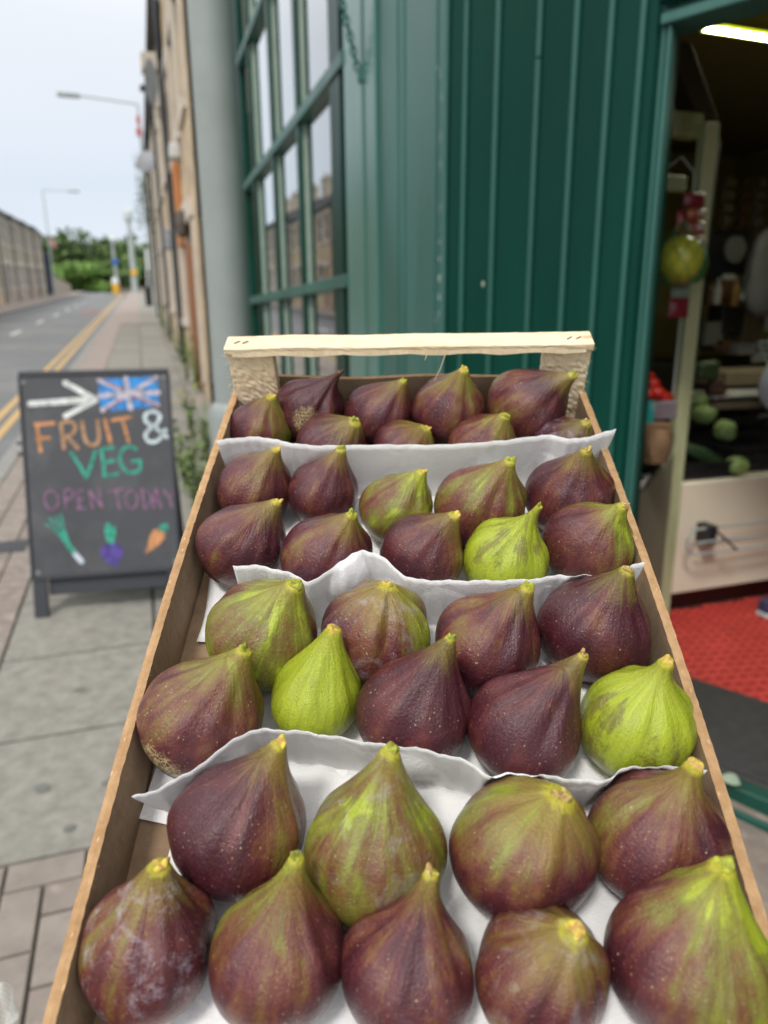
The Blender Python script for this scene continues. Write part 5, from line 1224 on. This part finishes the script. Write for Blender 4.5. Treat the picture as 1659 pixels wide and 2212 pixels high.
# lenticels: fine corky flecks, clustered, and russet smudges
def flecks(scale, stretch, lo, hi, colr, fac, seedoff):
    v_ = kf.n('ShaderNodeTexVoronoi'); v_.inputs['Scale'].default_value = scale
    kf.l(kf.mapv(iso, (1, 1, stretch), (seedoff, 0, 0)), v_.inputs['Vector'])
    edge = kf.m_('SUBTRACT', kf.mr(v_.outputs['Color'], 0, 1, lo, hi), v_.outputs['Distance'])
    m__ = kf.mr(edge, 0, .05)
    return kf.m_('MULTIPLY', m__, fac)
clus = kf.mr(kf.noise(3.2, iso, 3, .6), .38, .62, .12, 1.0)
below = kf.mr(sx.outputs[2], .5, 1.15, 1, .2)
lt = kf.m_('MULTIPLY', kf.m_('MULTIPLY', flecks(19, .7, -.18, .32, 0, .8, 0), clus), kf.m_('MULTIPLY', below, oatt('fig_dots')))
cc = kf.mix(lt, cc, (.50, .38, .22))
lt2 = kf.m_('MULTIPLY', kf.m_('MULTIPLY', flecks(44, .5, -.12, .38, 0, .45, 5.3), clus), kf.m_('MULTIPLY', below, oatt('fig_dots')))
cc = kf.mix(lt2, cc, (.38, .25, .12))
dk = kf.mr(kf.noise(26, kf.mapv(iso, (1, 1, .35)), 5, .7), .56, .72, 0, .55)
cc = kf.mix(dk, cc, kf.mix(1.0, cc, (.45, .38, .40), 'MULTIPLY'))
rus = kf.m_('MULTIPLY', kf.mr(kf.noise(2.3, iso, 7, .75, .6), .62, .70, 0, .55), kf.mr(i2, .42, .6))
cc = kf.mix(rus, cc, (.22, .13, .05))
# waxy bloom
bl = kf.m_('MULTIPLY', kf.mr(kf.noise(2.1, iso, 8, .75, .4), .52, .66, 0, 1), oatt('fig_bloom'))
cc = kf.mix(bl, cc, (.42, .39, .46))
# corky net scar
sv = kf.n('ShaderNodeVectorMath', operation='DISTANCE'); kf.l(tc, sv.inputs[0]); kf.l(oatt('fig_scar', 'Vector'), sv.inputs[1])
sm = kf.mr(kf.m_('ADD', sv.outputs['Value'], kf.m_('MULTIPLY', kf.m_('SUBTRACT', i2, .5), .5)), .34, .48, 1, 0)
ve = kf.n('ShaderNodeTexVoronoi', feature='DISTANCE_TO_EDGE'); ve.inputs['Scale'].default_value = 13; kf.l(iso, ve.inputs['Vector'])
sc_ = kf.m_('MULTIPLY', sm, kf.mr(ve.outputs['Distance'], .05, .14, 1, .10))
cc = kf.mix(sc_, cc, (.50, .38, .19))
kf.l(cc, kf.b.inputs['Base Color'])
rg = kf.m_('ADD', kf.mr(i2, .3, .7, .24, .36), kf.m_('MULTIPLY', bl, .25)); kf.l(rg, kf.b.inputs['Roughness'])
kf.b.inputs['Specular IOR Level'].default_value = .28
hgt = kf.m_('ADD', kf.m_('MULTIPLY', s2, .45), kf.m_('ADD', kf.m_('MULTIPLY', s3, .22), kf.m_('ADD', kf.m_('MULTIPLY', kf.noise(20, iso, 5, .6), .40), kf.m_('MULTIPLY', sc_, .25))))
hgt = kf.m_('ADD', hgt, kf.m_('MULTIPLY', lt, .10))
kf.bump(hgt, .7, .0022)
kf.b.inputs['Coat Weight'].default_value = .35; kf.b.inputs['Coat Roughness'].default_value = .16; kf.b.inputs['Coat IOR'].default_value = 1.45
kf.l([n_ for n_ in kf.t.nodes if n_.bl_idname == 'ShaderNodeBump'][0].outputs[0], kf.b.inputs['Coat Normal'])
M_fig = kf.m
ks = NT('cut_stem_end'); tcs = ks.n('ShaderNodeTexCoord').outputs['Object']
ks.l(ks.mix(ks.mr(ks.noise(9, tcs, 3), .4, .6), (.58, .46, .06), (.40, .24, .07)), ks.b.inputs['Base Color']); ks.b.inputs['Roughness'].default_value = .7
M_stemcut = ks.m
def stemmat(n_, a_, b_):
    q_ = NT(n_); q_.l(q_.mix(q_.mr(q_.noise(9, q_.n('ShaderNodeTexCoord').outputs['Object'], 4, .7), .42, .58), a_, b_), q_.b.inputs['Base Color']); q_.b.inputs['Roughness'].default_value = .75; return q_.m
M_stem2 = stemmat('green_stem_end', (.36, .40, .03), (.20, .20, .03)); M_stem3 = stemmat('brown_torn_stem_end', (.26, .14, .05), (.50, .40, .12))
kd = NT('dried_stem_end'); kd.l(kd.mix(kd.noise(9, kd.n('ShaderNodeTexCoord').outputs['Object'], 3), (.10, .04, .03), (.04, .02, .02)), kd.b.inputs['Base Color']); kd.b.inputs['Roughness'].default_value = .8

def fig_mesh(L, rn, sd, bend, squash=1.0, shoulder=.80, rib=1.0, power=1.6):
    r_ = np.random.default_rng(sd); NT_ = 84
    EL = 1+.0*min(max((L-1.2)/.25, 0), 1); L = L/EL
    def pz(z0):
        r0 = sqrt(1-z0*z0); return z0/r0*(L-z0)/(r0-rn)
    lo, hi = .12, min(.93, L-.05, sqrt(1-rn*rn)-.03)
    for _ in range(40):
        m_ = (lo+hi)/2
        if pz(m_) < power: lo = m_
        else: hi = m_
    z0 = lo; pw = pz(z0); r0 = sqrt(1-z0*z0)
    phi = np.linspace(-pi/2, math.asin(z0), 48); zn = np.linspace(z0, L, 36)[1:]
    z = np.concatenate([np.sin(phi), zn])
    t = np.clip((z-z0)/(L-z0), 0, 1)
    rad = np.where(z < z0, np.sqrt(np.clip(1-z*z, 0, 1)), rn + (r0-rn)*np.abs(1-t)**pw)
    rad = rad*np.where(t > .9, 1-.16*((t-.9)/.1)**2, 1)
    zz_ = np.where(z < 0, z*(.90), z)
    zz_ = np.where(z < -.82, -.80+(z+.82)*.35, zz_)
    th = np.linspace(0, 2*pi, NT_, endpoint=False)
    env = np.clip((z+1)/1.2, 0, 1)*np.clip((L*1.02-z)/.3+.35, 0, 1)
    envn = np.exp(-((z-.75)/.42)**2)
    ph = r_.uniform(0, 2*pi, 9)
    R_ = np.zeros((len(z), NT_))
    ribs = sum(np.sin(n*th+ph[i]+.3*np.sin(2*th+ph[8]))*a for i, (n, a) in enumerate(((5, .013), (8, .012), (12, .008), (17, .003))))*rib
    low = .028*np.sin(2*th+ph[5]) + .020*np.sin(3*th+ph[6])
    dth = r_.uniform(0, 2*pi, 3); dz_ = r_.uniform(-.3, .7, 3)
    for i in range(len(z)):
        f = 1 + low*np.clip(1-abs(z[i]), 0, 1)**.5 + ribs*(env[i]*.55+envn[i]*1.7)
        for q in range(3):
            dd_ = np.abs((th-dth[q]+pi) % (2*pi)-pi); f = f - .045*np.exp(-(dd_/.22)**2)*np.exp(-((z[i]-dz_[q])/.45)**2)
        f = f + .012*np.sin(4*z[i]+th*1.0+ph[7])
        R_[i] = rad[i]*f
    u = np.clip((z+.0)/(L), 0, 1)**1.7
    u = np.where(z > 0, u, 0)
    X = R_*np.cos(th)[None, :]*squash + (u*bend[0])[:, None]; Y = R_*np.sin(th)[None, :] + (u*bend[1])[:, None]
    Z = np.repeat(zz_[:, None], NT_, 1) + (R_*.06*np.sin(th*1.0+ph[4])[None, :])*np.clip(1-np.abs(z), 0, 1)[:, None]
    Z = np.where(Z > 0, Z*EL, Z)
    V = np.stack([X, Y, Z], 2); nr = len(z)
    top = V[-1].mean(0)
    vs = V.reshape(-1, 3).tolist(); fs = []
    for i in range(nr-1):
        for k2 in range(NT_): fs.append((i*NT_+k2, i*NT_+(k2+1) % NT_, (i+1)*NT_+(k2+1) % NT_, (i+1)*NT_+k2))
    fs.append(tuple(range(NT_-1, -1, -1))); fs.append(tuple((nr-1)*NT_+k2 for k2 in range(NT_)))
    me = mesh('fig', vs, fs, True)
    # stem end: small uneven cap with a rim
    N2 = 20; cv = []; rr = rad[-1]
    for q, (rs_, dz2) in enumerate(((1.0, -.02), (.98, .020), (.78, .034), (.45, .024))):
        for k2 in range(N2):
            a = 2*pi*k2/N2; jt = 1+.12*sin(3*a+ph[0])+.09*sin(5*a+ph[1])
            cv.append((top[0]+rr*rs_*jt*cos(a), top[1]+rr*rs_*jt*sin(a), L*EL+dz2+.05*sin(a+ph[2])*(1 if q > 0 else 0)+.03*sin(3*a+ph[3])))
    cv.append((top[0], top[1], L*EL+.03)); cf = [(q*N2+k2, q*N2+(k2+1) % N2, (q+1)*N2+(k2+1) % N2, (q+1)*N2+k2) for q in range(3) for k2 in range(N2)]
    cf += [(3*N2+k2, 3*N2+(k2+1) % N2, 4*N2) for k2 in range(N2)]
    return me, mesh('stem_end', cv, cf, True)
# centre x, centre y, half width, tip x, tip y, length/r (0 = auto), neck radius, base purple, gradient, green side (right, up, amount), bloom, options, label
FC = []
FIGS = [
 (322,2048,147, 345,1868,1.42,.23, .86,.16, -.6,.6,.10, .55, {}, 'purple brown fig in the near left corner with a whitish waxy bloom'),
 (600,2072,150, 641,1852,1.66,.17, .80,.42, -1,.3,.32, .05, {'dots':1.3,'p':1.6}, 'crimson and olive fig in the nearest row, second from the left'),
 (880,2108,147, 932,1885,1.72,.17, .84,.12, 1,0,.10, .20, {'p':1.7}, 'dusky purple fig in the middle of the nearest row with a long neck'),
 (1166,2110,146, 1240,2010,1.18,.25, .80,.12, -.2,-1,.08, .25, {}, 'round purple fig of the nearest row whose yellow stem end faces up'),
 (1484,2080,178, 1562,1868,1.45,.21, .55,.12, 1,.5,.36, .12, {}, 'large yellow green fig with an orange brown side in the near right corner'),
 (513,1792,147, 604,1605,1.55,.17, .92,.05, 1,-.3,.22, .12, {}, 'dark purple fig under the left of the nearest tissue, green on its right flank'),
 (808,1842,153, 842,1622,1.62,.20, .34,-.10, .2,.5,.16, .28, {}, 'olive and green fig with a yellow stem in the second row from the near end'),
 (1125,1838,157, 1213,1716,1.10,.24, .80,.10, -.3,1,.38, .05, {}, 'round fig, green above and purple brown below, right of centre in the second row'),
 (1415,1815,147, 1500,1655,1.42,.20, .84,.08, -.8,.6,.24, .05, {'dots':1.2,'p':2.0}, 'streaky bronze fig with a thick stem at the right of the second row'),
 (433,1555,134, 530,1403,1.52,.17, .64,.02, .6,.6,.20, .08, {'scar':(-.50,-.52,.65),'dots':1.1}, 'olive brown fig against the left side with a corky beige net scar'),
 (682,1508,101, 722,1358,1.75,.24, -.18,.02, 0,0,0, .05, {'dots':.5}, 'bright lime green fig, the most vivid in the crate'),
 (893,1545,125, 975,1376,1.72,.13, .98,-.02, 0,0,0, .03, {'dots':1.2}, 'dark wine purple pear shaped fig in the centre of the crate'),
 (1128,1575,122, 1262,1415,1.80,.14, .90,.05, .2,-.8,.12, .03, {}, 'reddish purple fig with a long leaning neck right of the centre'),
 (1370,1565,125, 1440,1430,1.42,.19, .05,.04, -.3,.6,.15, .05, {'dots':.6,'p':2.0}, 'bright green fig against the right side with a stout neck'),
 (565,1372,125, 640,1262,1.38,.22, .26,-.02, .1,.2,.10, .03, {'dots':.6}, 'olive green fig under the left of the peaked tissue'),
 (812,1372,118, 838,1262,1.12,.16, .62,-.05, 1,-.1,.42, .35, {}, 'fig half purple and half green under the peak of the tissue'),
 (1048,1395,116, 1142,1268,1.48,.18, .90,.02, -.5,.7,.14, .05, {}, 'wine purple fig with pale ribs right of the peaked tissue'),
 (1280,1362,120, 1357,1230,1.50,.17, .96,.0, -.5,-.5,.06, .06, {'scar2':1}, 'large dull purple fig under the right end of the middle tissue'),
 (520,1180,95, 600,1083,1.46,.17, .90,.05, 0,1,.06, .10, {}, 'round dark purple fig at the left side, second row below the top tissue'),
 (706,1205,100, 762,1110,1.40,.15, .82,.02, .5,.3,.12, .16, {}, 'dusky purple fig behind the left slope of the peaked tissue'),
 (908,1196,92, 984,1112,1.46,.19, .88,.05, 1,.5,.16, .06, {}, 'purple fig with a greenish neck right behind the tissue peak'),
 (1090,1210,96, 1166,1093,1.75,.11, -.02,-.06, 0,0,0, .05, {'dots':.6,'p':2.1}, 'yellow fig with a thin crooked neck'),
 (1268,1178,98, 1348,1092,1.45,.17, .58,.10, .9,.5,.34, .03, {'dots':1.2,'p':1.5}, 'green and purple fig at the right side behind the middle tissue'),
 (549,1058,84, 598,970,1.48,.16, .84,.26, -.2,.5,.08, .03, {'dots':1.1}, 'purple fig with an olive neck leftmost below the top tissue'),
 (697,1068,78, 738,970,1.56,.20, .90,.04, .6,0,.10, .08, {}, 'narrow reddish purple fig second from the left below the top tissue'),
 (855,1100,81, 914,1018,1.45,.18, .30,-.02, .8,.1,.25, .08, {'dots':.8}, 'green fig in the middle of the row below the top tissue'),
 (1037,1095,98, 1103,996,1.45,.17, .62,.34, .2,.3,.05, .03, {'dots':1.2}, 'large bronze fig with a pale stem end below the top tissue'),
 (1230,1075,96, 1268,972,1.48,.16, .88,.02, .3,.2,.14, .14, {'dots':1.1}, 'dark purple fig with a brown tip rightmost below the top tissue'),
 (563,930,70, 588,855,1.42,.22, .78,-.05, 1,0,.50, .10, {}, 'fig with a green stripe at the far left, just behind the top tissue'),
 (712,968,78, 768,910,1.28,.22, .94,.0, 0,0,0, .16, {}, 'dark purple fig peeping over the left half of the top tissue'),
 (868,972,67, 922,924,1.10,.22, .84,.04, .4,0,.08, .12, {}, 'low purple fig peeping over the centre of the top tissue'),
 (1042,968,76, 1093,897,1.42,.20, .56,.04, .6,0,.10, .04, {}, 'olive fig peeping over the top tissue right of centre'),
 (1212,968,72, 1270,912,1.35,.20, .98,.0, 0,0,0, .40, {}, 'small blackish purple fig at the right end behind the top tissue'),
 (668,885,72, 737,802,1.72,.12, .98,-.02, 0,0,0, .08, {'p':2.0,'dry':1,'scar':(.0,-.45,.8)}, 'wrinkled purple fig with a dark dried stem in the back row'),
 (816,895,74, 874,822,1.42,.16, .84,.12, .1,.6,.06, .10, {}, 'purple fig second from the left in the back row'),
 (968,888,79, 1003,798,1.48,.18, .82,.30, 0,.4,.06, .14, {'dots':1.2}, 'upright purple and olive fig in the middle of the back row'),
 (1135,878,86, 1240,810,1.62,.15, .84,.0, -1,-.3,.26, .20, {}, 'plump fig lying on its side at the right of the back row'),
]
Minv3 = MCR.to_3x3().inverted()
for i, (cx, cy, hw, tx, ty, k_, rn, base, grad, gx, gy, ga, bloom, opt, label) in enumerate(FIGS):
    r = .03
    v = ray(cx, cy)
    for _ in range(6):
        w = -HR + .003 + r*.88
        q_ = cray(cx, cy, w); vm = .040-r if i >= 33 else (opt.get('v', 9)); vn = -.030 if 28 <= i <= 32 else -9
        if q_.y > vm or q_.y < vn:
            vt = min(max(q_.y, vn), vm); o2 = MCI @ CAM; d2 = MCI.to_3x3() @ ray(cx, cy); q_ = o2 + d2*((vt-o2.y)/d2.y)
        cpt = MCR @ q_; depth = (cpt-CAM).dot(FW); r = hw/FPX*depth*.985
    # tip on the ray nearest to length k*r, on the near side
    u = ray(tx, ty).normalized(); oc = CAM-cpt; b_ = u.dot(oc); perp = (oc-u*b_).length
    L = max(k_*r, perp*1.02); disc = sqrt(max(L*L-perp*perp, 0)); tip = CAM + u*(-b_-disc)
    td = (tip-cpt)
    FC.append((MCI @ cpt, r))
    updir = (CW*.55+Vector((0, 0, 1))*.45).normalized()
    axis = (td.normalized()*.72 + updir*.28).normalized()
    # local frame
    xax = (RT - axis*RT.dot(axis)).normalized(); yax = axis.cross(xax)
    loc_tip = Vector((td.dot(xax), td.dot(yax), td.dot(axis)))/r
    Lz = max(loc_tip.z, 1.06)
    me, me2 = fig_mesh(Lz, rn*.72, 100+i, (loc_tip.x, loc_tip.y), 1.0, .8, 1.0 if i not in (33, 15) else 2.0, opt.get('p', 1.0 if Lz < 1.3 else 1.3))
    o = new_obj('fig', me, M_fig, None, label, 'fig', 'figs in the crate')
    o.matrix_world = Matrix(((xax.x*r, yax.x*r, axis.x*r, cpt.x), (xax.y*r, yax.y*r, axis.y*r, cpt.y), (xax.z*r, yax.z*r, axis.z*r, cpt.z), (0, 0, 0, 1)))
    s_ = new_obj('stem_end', me2, kd.m if opt.get('dry') else (M_stemcut, M_stem2, M_stem3)[(i*7+i//5) % 3], o)
    side_w = (RT*gx + UP*gy - FW*.25)*(-ga if (gx or gy) else 0)
    o['fig_side'] = [side_w.dot(xax), side_w.dot(yax), side_w.dot(axis)]
    o['fig_seed'] = [i*3.17 % 11, i*1.91 % 7, i*2.53 % 13]
    o['fig_base'] = float(base)-.02; o['fig_grad'] = float(grad)*.8; o['fig_bloom'] = float(bloom)*(.9 if bloom > .2 else .35)
    o['fig_tip'] = float(Lz); o['fig_neck'] = .15 if opt.get('dry') else 1.0; o['fig_dots'] = float(opt.get('dots', .9))*1.0
    if 'scar' in opt:
        a_, b2, c2 = opt['scar']; sw = (RT*a_ + UP*b2 - FW*abs(c2)).normalized(); o['fig_scar'] = [sw.dot(xax), sw.dot(yax), sw.dot(axis)]
    else: o['fig_scar'] = [9.0, 9.0, 9.0]
EA = [(468, 952), (520, 945), (570, 945), (620, 955), (680, 962), (800, 961), (960, 960), (1080, 952), (1180, 940), (1235, 948), (1280, 941), (1331, 926)]
EB = [(503, 1222), (560, 1222), (605, 1232), (640, 1243), (668, 1256), (700, 1240), (735, 1212), (772, 1192), (790, 1189), (827, 1204), (878, 1245), (930, 1253), (1000, 1254), (1100, 1253), (1175, 1248), (1212, 1241), (1250, 1249), (1300, 1258), (1350, 1232), (1368, 1219), (1394, 1217)]
EC = [(284, 1722), (335, 1706), (400, 1672), (460, 1632), (510, 1593), (555, 1577), (620, 1577), (700, 1587), (810, 1606), (910, 1618), (1004, 1643), (1045, 1668), (1086, 1686), (1158, 1676), (1220, 1680), (1291, 1689), (1320, 1678), (1347, 1661), (1400, 1656), (1470, 1658), (1528, 1664)]
sheet(EA, [.012]*3+[.014]*6+[.014, .016, .020], -.20, 'white tissue sheet standing farthest up the crate, below the back figs', .0012, -.142, .142, .006, range(28, 33), range(23, 28))
sheet(EB, [.008]*21, -.33, 'white tissue sheet in the middle of the crate with a peaked fold', .0040, -.133, .140, .001, range(18, 23), range(14, 18))
sheet(EC, [.0, .004, .008]+[.010]*18, -.458, 'nearest white tissue sheet, its left tip curling over the crate floor', .0068, -.124, .140, .006, range(9, 14), range(5, 9))
# white string scrap at the lower left edge
p = CAM + ray(8, 2170)*1.05
ms = NT('clear_white_string'); ms.b.inputs['Base Color'].default_value = (.62, .64, .60, 1); ms.b.inputs['Roughness'].default_value = .35
mb = MB()
for q in range(5):
    mb.tube([p + RT*(.012+.002*q)*cos(a+q*.3) + UP*(.034-.003*q)*sin(a) + FW*.004*sin(3*a+q) for a in np.linspace(0, 2*pi, 21)], .0009, 6, caps=False)
mb.tube([p-UP*.03, p-UP*.12, p-UP*.3-FW*.05], .0012, 6)
mb.build('string_loop', ms.m, label='loop of white string hanging at the lower left edge of the photo', cat='string', smooth=True)
